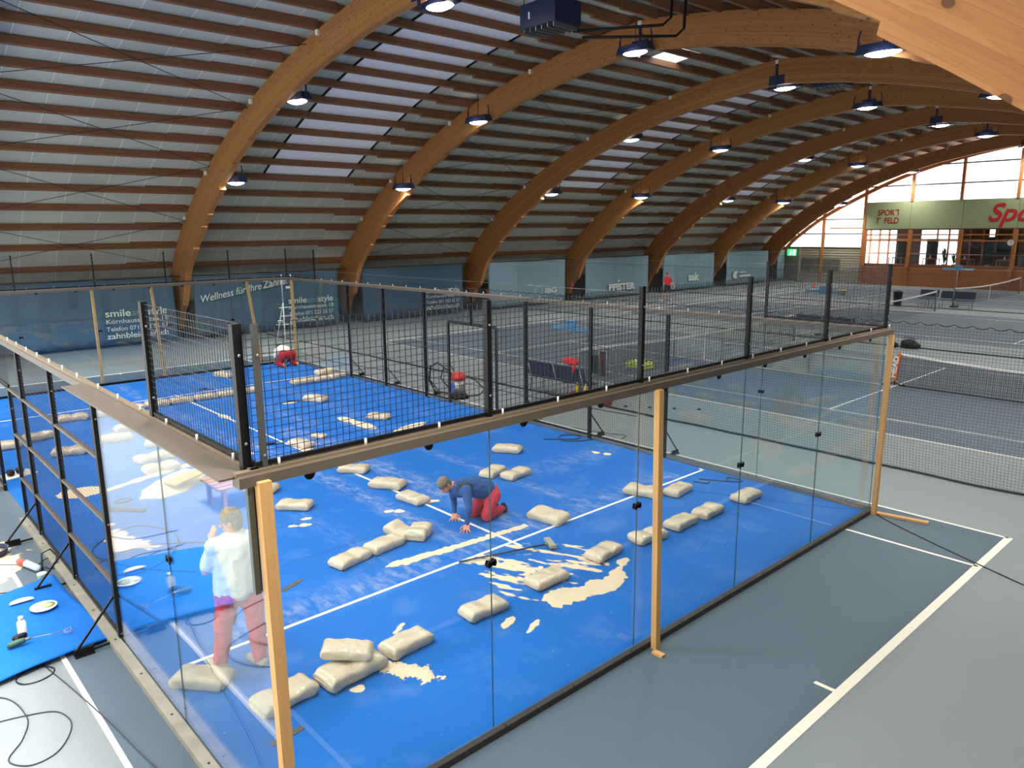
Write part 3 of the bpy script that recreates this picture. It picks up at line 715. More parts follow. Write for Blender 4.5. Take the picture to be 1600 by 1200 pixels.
# ================================================================== hall lamps
LHOUS = mat('lamp_housing', (38, 50, 84), .35, var=.05)
LGLOW = mat('lamp_diffuser', (255, 252, 244), .3, emit=(255, 250, 240), es=13.0)
def hall_lamp(front):
    t = thing('hall_lamp', 'x', 'lamp', (0, 0, 0), 0)
    m = MB(); q = [(-.62, -.17), (.62, -.17), (.62, .17), (-.62, .17)]
    m.add([(x*.97, y, -.03) if 0 else (x, y, 0) for x, y in q]+[(x*.86, y*.8, .2) for x, y in q], [(3, 2, 1, 0), (4, 5, 6, 7), (0, 1, 5, 4), (1, 2, 6, 5), (2, 3, 7, 6), (3, 0, 4, 7)])
    m.v = [Vector((v.y, v.x, v.z)) for v in m.v]; m.f = [tuple(reversed(f)) for f in m.f]
    m.box((-.17, -.62, -.03), (.17, .62, 0)); m.build('housing', LHOUS, t, local=True)
    m = MB(); m.lathe([(.02, -.12), (.22, -.1), (.36, -.06), (.42, -.03)], (0, 0, 0), 24, sc=(.62, 1)); m.build('diffuser', LGLOW, t, local=True)
    for sg in (-1, 1):
        m = MB(); m.beam((0, sg*.6, 0), (0, sg*.6, .38), .03, .05); m.beam((0, sg*.6, .38), (0, sg*.56, .55), .02, .04); m.build('side_bracket', LHOUS, t, local=True)
    m = MB(); m.tube([(0, 0, .2), (0, 0, 1.0)], .012, 6); m.build('suspension_rod', BLACK, t, local=True)
    ld = bpy.data.lights.new('lamp_light', 'AREA'); ld.shape = 'DISK'; ld.size = .7; ld.spread = R(140); ld.energy = LAMP_W; ld.color = (1, .96, .9)
    lo = bpy.data.objects.new('lamp_light', ld); COL.objects.link(lo); lo.location = (0, 0, -.14); lo.parent = t
    return t
LP = hall_lamp(0); used = [False]
POS = [(23.25, 6.3, 'lowest'), (18.15, 8.5, 'middle'), (10.75, 9.72, 'ridge'), (3.4, 8.5, 'near-side upper'), (-1.65, 6.3, 'near-side lower')]
for i, x in enumerate(AX):
    for (y, z, nm) in POS:
        X = x+.55 if i % 2 else x-.3  # nearest arch's lamps are out of view, added to brighten the left floor
        place(LP, used, (X, y, z), 0, 'glowing blue-cased hall lamp, %s one hung on the %s arch from the left' % (nm, ORD[i-1] if i else 'hidden nearest'), 'blue hall lamps on the arches')
# ---- unit heaters
HB = [0]
def heater(x, y, z, label):
    t = thing('unit_heater', label, 'heater', (x, y, z), 0, 'ceiling heaters')
    m = MB(); m.box((x-.45, y-.6, z), (x+.45, y+.6, z+.55)); m.build('casing', NAVY, t)
    m = MB()
    for k in range(6): m.beam((x-.4, y-.5+k*.2, z-.05), (x+.4, y-.5+k*.2, z-.05), .02, .1)
    m.build('grille', GALV, t)
    for a in (-.4, .4): 
        m = MB(); m.tube([(x+a, y+.5, z+.5), (x+a, y+.5, 10.75)], .012, 6); m.tube([(x+a, y-.5, z+.5), (x+a, y-.5, 10.75)], .012, 6); m.build('hanger', BLACK, t)
    m = MB(); m.box((x-.46, y+.25, z+.18), (x-.45, y+.3, z+.34)); m.build('tag_plate', WHITE, t)
    return t
heater(12.1, 9.3, 9.3, 'dark blue unit heater hanging near the ridge behind the leftmost arch')
heater(28.6, 10.0, 9.9, 'dark blue unit heater hanging behind the third arch')
heater(45.0, 10.2, 10.0, 'small dark unit heater hanging behind the fifth arch')
m = MB(); m.tube([(12.6, 9.0, 9.25), (13.8, 7.2, 9.25), (13.9, 7.05, 9.4), (13.9, 7.0, 10.3)], .035, 8); o = m.build('gas_pipe', BLACK); tag(o, 'upper black pipe running right from the heater by the leftmost arch', 'pipe', 'heater pipes')
m = MB(); m.tube([(12.6, 8.7, 9.05), (14.2, 7.1, 9.05), (14.3, 6.95, 9.2), (14.3, 6.9, 10.3)], .035, 8); o = m.build('gas_pipe', BLACK); tag(o, 'lower black pipe running right from the heater by the leftmost arch', 'pipe', 'heater pipes')
# ================================================================== divider nets and tennis equipment
NETM = net_mat('divider_net_mesh', .055, .0042, (40, 44, 56)); NETF = net_mat('divider_net_mesh_fine', .055, .0028, (60, 64, 72)); TNET = net_mat('tennis_net_mesh', .05, .008, (14, 16, 20))
def netplane(name, p0, p1, z0f, z1f, m, parent, nseg=60, sway=.0):
    p0 = Vector(p0); p1 = Vector(p1); L = (p1-p0).length; vs = []; uv = []
    nz = 6; nrm = Vector((-(p1-p0).y, (p1-p0).x, 0)).normalized()
    for i in range(nseg+1):
        t = i/nseg; p = p0.lerp(p1, t); a = z0f(t*L); b = z1f(t*L)
        for k in range(nz+1):
            z = a+(b-a)*k/nz; w = sway*noise.noise(Vector((t*L*.5, z, p0.x)))*(1-k/nz*.6)
            vs.append((p.x+nrm.x*w, p.y+nrm.y*w, z)); uv.append((t*L, z))
    fs = [(i*(nz+1)+k, (i+1)*(nz+1)+k, (i+1)*(nz+1)+k+1, i*(nz+1)+k+1) for i in range(nseg) for k in range(nz)]
    b = MB(); b.add(vs, fs); o = b.build(name, m, parent); ul = o.data.uv_layers.new(name='UVMap')
    for lp in o.data.loops: ul.data[lp.index].uv = uv[lp.vertex_index]
    return o
for k, (x, nm) in enumerate(((12.55, 'first'), (28.15, 'second'), (43.9, 'third'))):
    t = thing('divider_net', 'dark hanging divider net between tennis courts, %s from the left' % nm, 'net', (x, 10, 0))
    sc_ = lambda d: 2.79-.04*abs(math.sin(d*pi/.28)); y0, y1 = (-8.0, 27.9)
    lo = lambda d, x=x: .03
    netplane('mesh', (x, y0, 0), (x, y1, 0), lo, lambda d: 2.76, NETM if k == 0 else NETF, t, 120, .12)
    m = MB(); m.tube([(x, y0+q*.035, sc_(q*.035)) for q in range(1026)], .009 if k == 0 else .007, 4); m.build('top_cord', RUBBER, t)
    m = MB(); m.tube([(x-.0+.1*noise.noise(Vector((q*.3, 3, k))), y0+q*.4, .03) for q in range(90)], .022, 6); m.build('weighted_hem', RUBBER, t)
    m = MB(); m.tube([(x, y0, 2.98), (x, y1, 2.98)], .006, 4); m.build('carrier_wire', GALV, t)
def tennis_net(cx, label, x0=None, x1=None):
    y = 10.03; x0 = cx-6.4 if x0 is None else x0; x1 = cx+6.4 if x1 is None else x1
    t = thing('tennis_net', label, 'net', (cx, y, 0)); top = lambda d: 1.07-.155*(1-((d+x0-cx)/6.4)**2)
    netplane('mesh', (x0, y, 0), (x1, y, 0), lambda d: .02, lambda d: top(d)-.03, TNET, t, 60)
    m = MB(); L = [(x0+(x1-x0)*q/40, y, top((x1-x0)*q/40)) for q in range(41)]
    for a, b in zip(L, L[1:]): m.beam(a, b, .03, .075)
    m.build('headband', WHITE, t)
    m = MB(); m.box((cx-.025, y-.01, .01), (cx+.025, y+.01, .9)); m.build('centre_strap', WHITE, t)
    for X in (x0, x1): m = MB(); m.lathe([(.04, 0), (.04, 1.1), (.02, 1.12)], (X, y, 0), 12); m.build('post', GALV, t)
    return t
tennis_net(CC[1], 'long tennis net seen through the padel cage, nearest of the tennis nets')
tennis_net(CC[2], 'tennis net ending beside the empty benches, left of the timber parapet')
tennis_net(CC[3], 'farthest tennis net, right edge, in front of the timber parapet')
# orange sleeved mini net
t = thing('mini_net', 'low training net with orange end sleeve behind the far glass corner', 'net', (20.7, 3.74, 0))
ORN = mat('orange_sleeve', (226, 112, 30), .6)
m = MB(); m.beam((20.7, 3.74, .12), (20.7, 3.66, .92), .09, .09); m.build('sleeve', ORN, t)
lettering('HEAD', .2, (20.63, 3.72, .2), (0, -.1, 1), (0, 1, .1), WHITE, t, width=.62, bold=.006)
m = MB(); m.tube([(20.7, 3.74, 0), (20.7, 3.74, .14)], .02, 6); m.tube([(20.35, 3.95, .02), (20.7, 3.74, .05), (20.5, 3.45, .02)], .02, 6); m.tube([(20.5, 3.45, .03), (20.45, -2.2, .03)], .018, 6); m.build('foot_frame', BLACK, t)
m = MB(); m.lathe([(.03, -.02), (.045, 0), (.03, .02)], (20.5, 3.42, .05), 10); m.build('castor', BLACK, t)
tp2 = lambda d: .88-.13*math.sin(min(1, d/6)*pi)
netplane('mesh', (20.7, 3.66, 0), (20.6, -2.3, 0), lambda d: .05, tp2, TNET, t, 30)
m = MB(); L = [(20.7-.1*q/20, 3.66-5.96*q/20, tp2(5.96*q/20)+.02) for q in range(21)]
for a, b in zip(L, L[1:]): m.beam(a, b, .03, .055)
m.build('headband', WHITE, t)
# tennis balls, bags
BALL = mat('tennis_ball_felt', (214, 226, 92), .9)
for k, (x, y, w) in enumerate(((31.5, 6.6, 'nearest the divider net'), (39.2, 6.2, 'in front of the benches'), (33.7, 12.2, 'left behind the mesh'), (58.3, 9.2, 'under the farthest net post'))):
    m = MB(); m.ell((x, y, .036), (.036, .036, .036)); o = m.build('tennis_ball', BALL); tag(o, 'yellow tennis ball on the floor %s' % w, 'ball', 'stray tennis balls')
remeshed_late = []
t = thing('sports_bag', 'large black sports bag on the floor beyond the far glass corner', 'bag', (28.0, 6.0, 0)); BAGB = mat('black_bag_fabric', (14, 14, 15), .7, var=.1, bump=.4, bscale=8)
m = MB(); m.ell((28.0, 6.05, .17), (.2, .3, .19)); m.ell((28.0, 5.85, .12), (.17, .22, .13)); m.box((27.86, 5.82, .0), (28.14, 6.3, .12)); remeshed_late.append(m.build('body', BAGB, t))
m = MB(); m.tube([(27.95, 5.8, .36), (27.9, 5.95, .42), (27.9, 6.15, .42), (27.95, 6.3, .36)], .014, 6); m.build('handle', BLACK, t)
t = thing('sports_bag', 'small crumpled black bag left of the large black sports bag', 'bag', (27.85, 6.58, 0))
m = MB(); m.ell((27.85, 6.56, .1), (.15, .19, .12)); m.ell((27.85, 6.64, .17), (.1, .09, .07)); m.build('body', BAGB, t)
m = MB(); m.tube([(27.8, 6.48, .2), (27.76, 6.56, .25), (27.8, 6.66, .23)], .012, 6); m.build('handle', BLACK, t)
# benches
def bench(x, y0, y1, label, facing=1):
    t = thing('bench', label, 'bench', (x, (y0+y1)/2, 0))
    m = MB(); m.box((x-.02*facing-.2, y0, .42), (x-.02*facing+.25, y1, .45)); m.build('seat', STRAP, t)
    m = MB(); m.add([(x-.24*facing, y0, .5), (x-.24*facing, y1, .5), (x-.36*facing, y1, .9), (x-.36*facing, y0, .9), (x-.27*facing, y0, .5), (x-.27*facing, y1, .5), (x-.39*facing, y1, .9), (x-.39*facing, y0, .9)], [(0, 1, 2, 3), (7, 6, 5, 4), (0, 4, 5, 1), (3, 2, 6, 7), (0, 3, 7, 4), (1, 5, 6, 2)]); m.build('backrest', STRAP, t)
    for y in (y0+.12, (y0+y1)/2, y1-.12):
        m = MB(); m.tube([(x+.22*facing, y, 0), (x+.22*facing, y, .42)], .02, 6); m.build('leg', GALV, t)
        m = MB(); m.tube([(x-.28*facing, y, 0), (x-.24*facing, y, .45), (x-.4*facing, y, .92)], .02, 6); m.build('leg', GALV, t)
    return t
bench(12.85, 8.45, 10.65, 'dark blue webbing bench seen through the padel cage, back to the camera', 1)
bench(44.9, 8.95, 10.7, 'dark slatted bench with steel legs beside the far tennis nets, right one', -1)
bench(45.3, 10.95, 11.95, 'short dark bench behind the net post, left of the longer bench', -1)
bench(28.75, 8.3, 11.0, 'dark bench seen through the cage mesh near the second divider net', 1)
# ad stands
def scoreboard(x, y, label, h=2.05):
    BL = mat('scoreboard_blue', (70, 140, 186), .5)
    t = thing('scoreboard', label, 'scoreboard', (x, y, 0))
    m = MB(); m.tube([(x, y, .0), (x, y, h)], .02, 8); m.build('pole', GALV, t)
    m = MB(); m.lathe([(.25, 0), (.25, .04), (.03, .06)], (x, y, 0), 14); m.build('foot', BLACK, t)
    m = MB(); m.box((x-.04, y-.18, h), (x+.04, y+.18, h+.3)); m.build('centre_panel', BL, t)
    for sg in (-1, 1):
        m = MB(); m.box((x-.03, y+sg*.5-.3, h+.02), (x+.03, y+sg*.5+.3, h+.14)); m.build('number_rack', mat('rack_blue', (96, 150, 186), .5), t)
scoreboard(45.6, 10.1, 'blue scoreboard on a thin pole behind the far benches')
scoreboard(14.3, 10.6, 'blue scoreboard on a pole behind the nearer bench, seen through the mesh', 1.55)
scoreboard(29.3, 10.1, 'blue scoreboard seen through the top cage mesh at the right', 1.75)
# bins
t = thing('waste_bin', 'dark bin beside the short bench at the far tennis net', 'bin', (44.3, 12.7, 0)); m = MB(); m.lathe([(.2, 0), (.25, .75), (.27, .78), (.24, .8)], (44.3, 12.7, 0), 16); m.build('body', BLACK, t)
m = MB(); m.lathe([(.27, .78), (.27, .82), (.1, .9)], (44.3, 12.7, 0), 16); m.build('liner', mat('bin_liner', (30, 32, 40), .4), t)
# ball basket on stand
t = thing('ball_basket', 'wheeled basket full of yellow tennis balls seen through the mesh', 'basket', (14.9, 8.5, 0))
m = MB(); bx, by = 14.9, 8.5
for z in (.62, .72, .84): m.tube([(bx-.28, by-.38, z), (bx+.28, by-.38, z), (bx+.28, by+.38, z), (bx-.28, by+.38, z)], .008, 5, closed=True)
for k in range(8):
    y = by-.38+.76*k/7; m.tube([(bx-.28, y, .84), (bx-.24, y, .62), (bx+.24, y, .62), (bx+.28, y, .84)], .005, 4)
m.build('wire_basket', GALV, t)
for a in (-.25, .25):
    for b in (-.34, .34): m = MB(); m.tube([(bx+a, by+b, .62), (bx+a*1.2, by+b*1.1, .0)], .012, 5); m.build('leg', GALV, t)
rr = random.Random(4); k = 0
for lay in range(3):
    for i in range(6):
        for j in range(9):
            if lay == 2 and rr.random() < .45: continue
            m = MB(); m.ell((bx-.2+i*.078+rr.uniform(-.008, .008), by-.32+j*.078+rr.uniform(-.008, .008), .665+lay*.066), (.034, .034, .034), n=8)
            if k == 0: b0 = m.build('tennis_ball', BALL, None); tag(b0, 'yellow tennis ball lying in the wheeled ball basket', 'ball', 'balls in the ball basket'); k = 1; c0 = b0.location.copy()
            else: o = b0.copy(); COL.objects.link(o); o.location = Vector((bx-.2+i*.078+rr.uniform(-.008, .008), by-.32+j*.078+rr.uniform(-.008, .008), .665+lay*.066-.034))
# clothes trolley, buckets, cleaning things
t = thing('equipment_trolley', 'grey wire trolley with hanging dark clothes beside the ball basket', 'trolley', (13.7, 8.85, 0)); x, y = 13.7, 8.85
m = MB()
for a in (-.2, .2):
    for b in (-.3, .3): m.tube([(x+a, y+b, 0), (x+a, y+b, 1.25)], .014, 6)
for z in (.25, .8, 1.25): m.tube([(x-.2, y-.3, z), (x+.2, y-.3, z), (x+.2, y+.3, z), (x-.2, y+.3, z)], .012, 6, closed=True)
m.build('frame', GALV, t)
m = MB(); m.box((x-.24, y-.3, .55), (x-.18, y-.12, 1.22)); m.build('folded_cloth', mat('dark_brown_cloth', (70, 42, 40), .9), t)
m = MB(); m.box((x-.24, y-.02, .6), (x-.18, y+.26, 1.1)); m.build('net_bag', mat('dark_net_cloth', (40, 46, 52), .9), t)
m = MB(); m.ell((13.1, 9.0, .62), (.14, .3, .1)); m.beam((13.0, 8.75, .6), (12.95, 8.8, .38), .18, .05); o = m.build('jacket', mat('red_cloth', (206, 40, 34), .8)); tag(o, 'red jacket draped on the right end of the nearer bench', 'jacket'); o.location.z = .88-.1; o.location.x = 12.55
m = MB(); m.ell((0, 0, .05), (.12, .25, .07)); o = m.build('cap', WHITE); o.location = (12.9, 9.3, .46); tag(o, 'white cloth lying on the nearer bench left of the red jacket', 'cloth')
BK = mat('orange_bucket', (224, 74, 36), .4)
t = thing('bucket', 'orange plastic bucket on the floor under the cage rail', 'bucket', (12.75, 7.85, 0)); m = MB(); m.lathe([(.13, 0), (.17, .32), (.18, .34), (.16, .34), (.12, .03)], (12.75, 7.85, 0), 18); m.build('shell', BK, t)
m = MB(); m.tube([(12.75+.17*math.cos(a), 7.85, .34+.1*math.sin(a)) for a in [k*pi/8 for k in range(9)]], .006, 5); m.build('handle', GALV, t)
t = thing('drinks_crate', 'small crate of yellow and white bottles left of the orange bucket', 'crate', (12.7, 8.6, 0))
m = MB(); m.box((12.5, 8.35, 0), (12.9, 8.95, .22)); m.build('box', mat('dark_red_crate', (160, 30, 40), .5), t)
for k, (c_, q) in enumerate((((235, 205, 60), (12.6, 8.45)), ((240, 238, 230), (12.75, 8.6)), ((235, 205, 60), (12.65, 8.8)), ((240, 238, 230), (12.8, 8.85)))):
    m = MB(); m.lathe([(.05, .2), (.05, .38), (.02, .44), (.02, .48)], (q[0], q[1], 0), 10); m.build('bottle', mat('bottle_%s' % ('yellow' if c_[2] < 100 else 'white'), c_, .4), t)
m = MB(); m.ell((10.35, 8.0, .07), (.12, .1, .08)); o = m.build('cloth_bundle', mat('yellow_cloth', (206, 200, 70), .8, var=.3, scale=20)); tag(o, 'small yellow bundle on the floor at the foot of the cage', 'bundle')
for k, (x, y) in enumerate(((12.1, 5.6), (12.3, 6.0), (11.9, 5.9), (12.6, 5.5))):
    m = MB(); m.ell((0, 0, .02), (.05, .05, .025), n=8); o = m.build('marker_dot', RUBBER); o.location = (12.9+k*.35, 7.35-k*.5, 0); tag(o, 'small black rubber marker on the floor outside the mesh, %s from the left' % ORD[k], 'marker', 'black markers on the floor')
# vacuum cleaner
t = thing('vacuum_cleaner', 'steel vacuum cleaner with red head and black hose in the cage gateway', 'vacuum cleaner', (10.5, 11.2, 0)); x, y = 10.5, 11.2
m = MB(); m.lathe([(.19, .1), (.19, .52)], (x, y, 0), 20); m.build('drum', GALV, t)
m = MB(); m.box((x-.21, y-.12, .2), (x-.17, y+.1, .45), rot=.6); m.build('blue_label', mat('label_blue', (60, 90, 170), .5), t)
m = MB(); m.lathe([(.2, .52), (.21, .6), (.16, .7), (.08, .74)], (x, y, 0), 20); m.build('head', mat('vacuum_red', (186, 44, 38), .4), t)
m = MB(); m.lathe([(.24, .03), (.26, .06), (.24, .1)], (x, y, 0), 20); m.build('chassis', BLACK, t)
for a in range(4): m = MB(); m.lathe([(.03, -.02), (.05, 0), (.03, .02)], (x+.25*math.cos(a*pi/2+.6), y+.25*math.sin(a*pi/2+.6), .05), 10, axis='Y'); m.build('wheel', BLACK, t)
m = MB(); m.tube([(x, y+.15, .45), (x-.1, y+.35, .75), (x-.25, y+.6, .95), (x-.3, y+.85, .8), (x-.28, y+.95, .4), (x-.2, y+.8, .1), (x+.1, y+.5, .04), (x+.2, y+.2, .04)], .024, 8)
m.tube([(x+.05, y+.15, .6), (x, y+.3, .85), (x-.1, y+.5, .85), (x-.15, y+.6, .5), (x, y+.4, .2)], .018, 8)
m.tube([(x+.15, y-.1, .6), (x+.35, y-.3, .5), (x+.5, y-.5, .25), (x+.35, y-.45, .1), (x+.2, y-.2, .06)], .02, 8); m.build('hose', RUBBER, t)
# ================================================================== padel court
t = thing('artificial_turf', 'bright blue artificial turf carpet of the padel court', 'turf', (5, 10, 0))
m = MB(); m.box((.03, .03, .0022), (9.97, 19.97, .014)); TO = m.build('carpet', TURF, t, local=False)
# keep object space equal to world space for the dust bands
for v in TO.data.vertices: v.co += Vector((5, 10, 0))
TO.location = (-5, -10, 0)
m = MB(); m.box((.3, 3.0, .014), (9.9, 3.05, .0155)); m.box((.1, 16.93, .014), (9.9, 16.98, .0155)); m.box((4.975, 2.83, .0142), (5.025, 17.1, .0158))
m.box((9.86, 3.0, .014), (9.91, 3.12, .0155)); m.build('court_lines', WHITE, t)
m = MB(); m.box((1.6, 4.6, .0141), (4.4, 4.612, .0146)); m.box((5.8, 4.55, .0141), (9.3, 4.556, .0148)); m.box((.1, 7.2, .0141), (2.2, 7.21, .0146)); m.box((.1, 13.2, .0141), (4, 13.21, .0146)); m.build('seam', mat('seam_dark', (12, 66, 140), .9), t)
# ---- sand
def inpoly(x, y, P):
    r = False; j = len(P)-1
    for i in range(len(P)):
        if (P[i][1] > y) != (P[j][1] > y) and x < (P[j][0]-P[i][0])*(y-P[i][1])/(P[j][1]-P[i][1])+P[i][0]: r = not r
        j = i
    return r
def pdist(x, y, P):
    d = 9; n = len(P)
    for i in range(n):
        a, b = P[i], P[(i+1) % n]; dx, dy = b[0]-a[0], b[1]-a[1]
        t = max(0, min(1, ((x-a[0])*dx+(y-a[1])*dy)/(dx*dx+dy*dy+1e-12))); d = min(d, math.hypot(x-a[0]-dx*t, y-a[1]-dy*t))
    return d if inpoly(x, y, P) else -d
def sandy_mat():
    m = bpy.data.materials.new('grainy_sand'); m.use_nodes = True; nt = m.node_tree; L = nt.links.new; b = nt.nodes['Principled BSDF']
    ob = N(nt, 'ShaderNodeTexCoord').outputs['Object']; n1 = N(nt, 'ShaderNodeTexNoise', i_Scale=170.0, i_Detail=2.0); L(ob, n1.inputs['Vector'])
    n2 = N(nt, 'ShaderNodeTexNoise', i_Scale=5.0, i_Detail=3.0); L(ob, n2.inputs['Vector'])
    L(mixc(nt, n2.outputs['Fac'], lin((212, 190, 158)), lin((228, 208, 176))), b.inputs['Base Color']); b.inputs['Roughness'].default_value = .95
    at = N(nt, 'ShaderNodeAttribute', attribute_name='grain_cover'); th = math_n(nt, 'SUBTRACT', n1.outputs['Fac'], .5)
    f = math_n(nt, 'ADD', math_n(nt, 'MULTIPLY', th, 4.0), math_n(nt, 'MULTIPLY', at.outputs['Fac'], 9.0))
    f = math_n(nt, 'ADD', f, .35, clamp=True)
    tr = N(nt, 'ShaderNodeBsdfTransparent'); mx = N(nt, 'ShaderNodeMixShader'); L(f, mx.inputs[0]); L(tr.outputs[0], mx.inputs[1]); L(b.outputs[0], mx.inputs[2]); L(mx.outputs[0], nt.nodes['Material Output'].inputs[0])
    return m
GSAND = sandy_mat()
def sand_patch(P, f, label, h=.006, res=.018, pad=.15, name='sand_spill', m=GSAND, z0=.0145, cat='sand'):
    x0, x1 = min(p[0] for p in P)-pad, max(p[0] for p in P)+pad; y0, y1 = min(p[1] for p in P)-pad, max(p[1] for p in P)+pad
    nx, ny = int((x1-x0)/res)+1, int((y1-y0)/res)+1; V = {}
    val = {}
    for i in range(nx+1):
        for j in range(ny+1):
            x, y = x0+i*res, y0+j*res; val[i, j] = f(x, y, pdist(x, y, P))
    vs = []; fs = []; idx = {}
    def vid(i, j):
        if (i, j) not in idx:
            idx[i, j] = len(vs); v = val[i, j]; vs.append((x0+i*res+.3*res*noise.noise(Vector((i*.9, j*.9, 0))), y0+j*res+.3*res*noise.noise(Vector((i*.9, j*.9, 5))), z0+max(0, min(v, 1))*h))
        return idx[i, j]
    for i in range(nx):
        for j in range(ny):
            q = [(i, j), (i+1, j), (i+1, j+1), (i, j+1)]; ps = [k for k in q if val[k] > -.45]
            if len(ps) >= 3: fs.append(tuple(vid(*k) for k in ps))
    if not fs: return None
    b = MB(); b.add(vs, fs, 0, True); o = b.build(name, m); at = o.data.attributes.new('grain_cover', 'FLOAT', 'POINT')
    for k, v in idx.items(): at.data[v].value = val[k]
    tag(o, label, cat, 'spilled sand on the turf'); o['kind'] = 'stuff'; return o
nz = lambda x, y, s, k=0: noise.noise(Vector((x*s, y*s, k)))
# streak coordinates for the swept sand: direction (.42,-.9)
def sw(x, y): return x*.42-y*.9, x*.9+y*.42
def f_sweep(x, y, d):
    u, v = sw(x, y)
    n = .75*noise.noise(Vector((u*1.0, v*9.5, 1)))+.45*noise.noise(Vector((u*2.6, v*13, 4)))+.3*noise.noise(Vector((u*9, v*20, 9)))
    left = max(0, 1-abs((x-4.2)-(3.1-y)*.28)/.36)*.42 if y > 1.7 else 0
    e = min(1, max(0, d+.03)*7)
    return min(1, (n+left-.17-.10*(y > 2.6)-.1*(x > 5.2))*1.6)*e-(1-e)*.6
sand_patch([(3.95, 3.0), (4.5, 3.15), (5.3, 2.9), (5.75, 2.2), (5.55, 1.5), (5.05, 1.35), (4.35, 1.4), (3.85, 1.4), (3.75, 1.95), (3.9, 2.4)], f_sweep, 'streaky swept sand under the broom, near the centre line', res=.014)
def f_rim(x, y, d): return d*9+.9*nz(x, y, 5)+.5*nz(x, y, 14, 3)-.25
sand_patch([(4.1, 1.53), (3.95, 1.25), (4.25, 1.12), (4.8, 1.0), (5.3, 1.12), (5.75, 1.5), (5.7, 1.62), (5.3, 1.42), (4.9, 1.4), (4.4, 1.55)], f_rim, 'dense pale sand ridge in front of the sandbag near the broom', h=.012, res=.014)
sand_patch([(3.12, 3.6), (3.3, 3.66), (4.4, 3.52), (5.6, 3.4), (5.6, 3.28), (4.3, 3.38), (3.4, 3.46)], lambda x, y, d: d*16+.5*nz(x, y, 6)+.5*nz(x, y, 15), 'long thin sand strip beside the kneeling man', h=.01, res=.012)
sand_patch([(1.75, 1.75), (1.85, 1.35), (2.05, 1.05), (2.2, 1.0), (2.15, 1.3), (2.0, 1.55), (1.95, 1.75)], lambda x, y, d: d*8+.6*nz(x, y, 9)+.5*nz(x, y, 30)+.1, 'sand leaking from the torn lower bag of the front stack', h=.02, res=.01)
small = [((3.42, 1.36), .05, .16, 1.1, 'beside the fourth near-row sandbag'), ((3.56, 1.1), .035, .16, 1.15, 'trail below the fourth near-row sandbag'), ((1.46, 1.43), .07, .05, 0, 'round dab below the front bag stack'), ((2.42, 2.12), .035, .11, 1.1, 'short streak behind the near row of bags'),
 ((4.37, 5.32), .08, .05, .3, 'round dab left of the third centre-line bag'), ((4.5, 5.2), .08, .07, .6, 'second dab left of the third centre-line bag'), ((5.12, 5.22), .16, .08, .4, 'pale heap right of the third centre-line bag'), ((3.24, 5.95), .08, .05, .5, 'dab below the single bag left'), ((3.1, 5.72), .09, .06, .5, 'second dab below the single bag left'), ((2.95, 5.8), .08, .035, .5, 'thin dab left of the single bag'),
 ((9.28, 5.18), .07, .09, 0, 'left of two dabs near the right mesh wall'), ((9.36, 4.94), .08, .09, 0, 'right of two dabs near the right mesh wall'), ((7.73, 9.53), .55, .16, -.25, 'long oval patch behind the cage mesh'), ((7.03, 11.2), .14, .35, 0, 'upper streak behind the cage mesh'), ((7.05, 10.45), .16, .5, 0, 'lower streak behind the cage mesh'),
 ((.95, 9.85), .38, .3, .3, 'pale square patch behind the left mesh panel'), ((5.0, 13.6), .1, .3, 0, 'faint patch on the far centre line'), ((5.15, 9.75), .45, .12, -1.45, 'patch around the centre-line bag behind the mesh'), ((6.9, 13.9), .2, .1, 0, 'small patch by the far tool'), ((.7, 7.2), .07, .06, 0, 'tiny patch low behind the left mesh')]
for k, ((x, y), a, b, r, lab) in enumerate(small):
    ca, sa = math.cos(r), math.sin(r)
    P = [(x+ca*a*math.cos(q*pi/8)+sa*b*math.sin(q*pi/8)*1, y-sa*a*math.cos(q*pi/8)*-1*0+(-sa*a*math.cos(q*pi/8))+ca*b*math.sin(q*pi/8)) for q in range(16)]
    sand_patch(P, lambda x, y, d, k=k: d*14+.45*nz(x, y, 12, k)+.1, 'spilled sand, '+lab, h=.008, res=.014 if y < 8 else .03)
# swept sand heap with board behind the left glass
t = thing('sand_heap', 'large oval heap of sand behind the left glass panel', 'sand', (2.3, 9.2, .014)); t['kind'] = 'stuff'
t = None
P = [(1.6, 8.75), (1.75, 9.2), (2.1, 9.55), (2.5, 9.85), (2.95, 9.75), (2.95, 9.35), (2.7, 9.0), (2.3, 8.6), (1.9, 8.5)]
for o in [o for o in bpy.data.objects if o.name.startswith('sand_heap')]: bpy.data.objects.remove(o)
sand_patch(P, lambda x, y, d: d*2.6+.12*nz(x, y, 4), 'large oval heap of sand behind the left glass panel', h=.16, res=.035, name='sand_heap')
sand_patch([(1.2, 9.65), (1.9, 9.95), (3.1, 10.3), (4.2, 10.1), (4.2, 9.95), (3.1, 10.1), (2.0, 9.8), (1.3, 9.55)], lambda x, y, d: d*12+.5*nz(x, y, 4), 'wavy pale sand ridge behind the oval heap', h=.04, res=.03)
m = MB(); m.beam((2.1, 8.72, .17), (2.85, 9.05, .21), .3, .03); o = m.build('board', LATH); tag(o, 'pale wooden board lying on the oval sand heap', 'board')
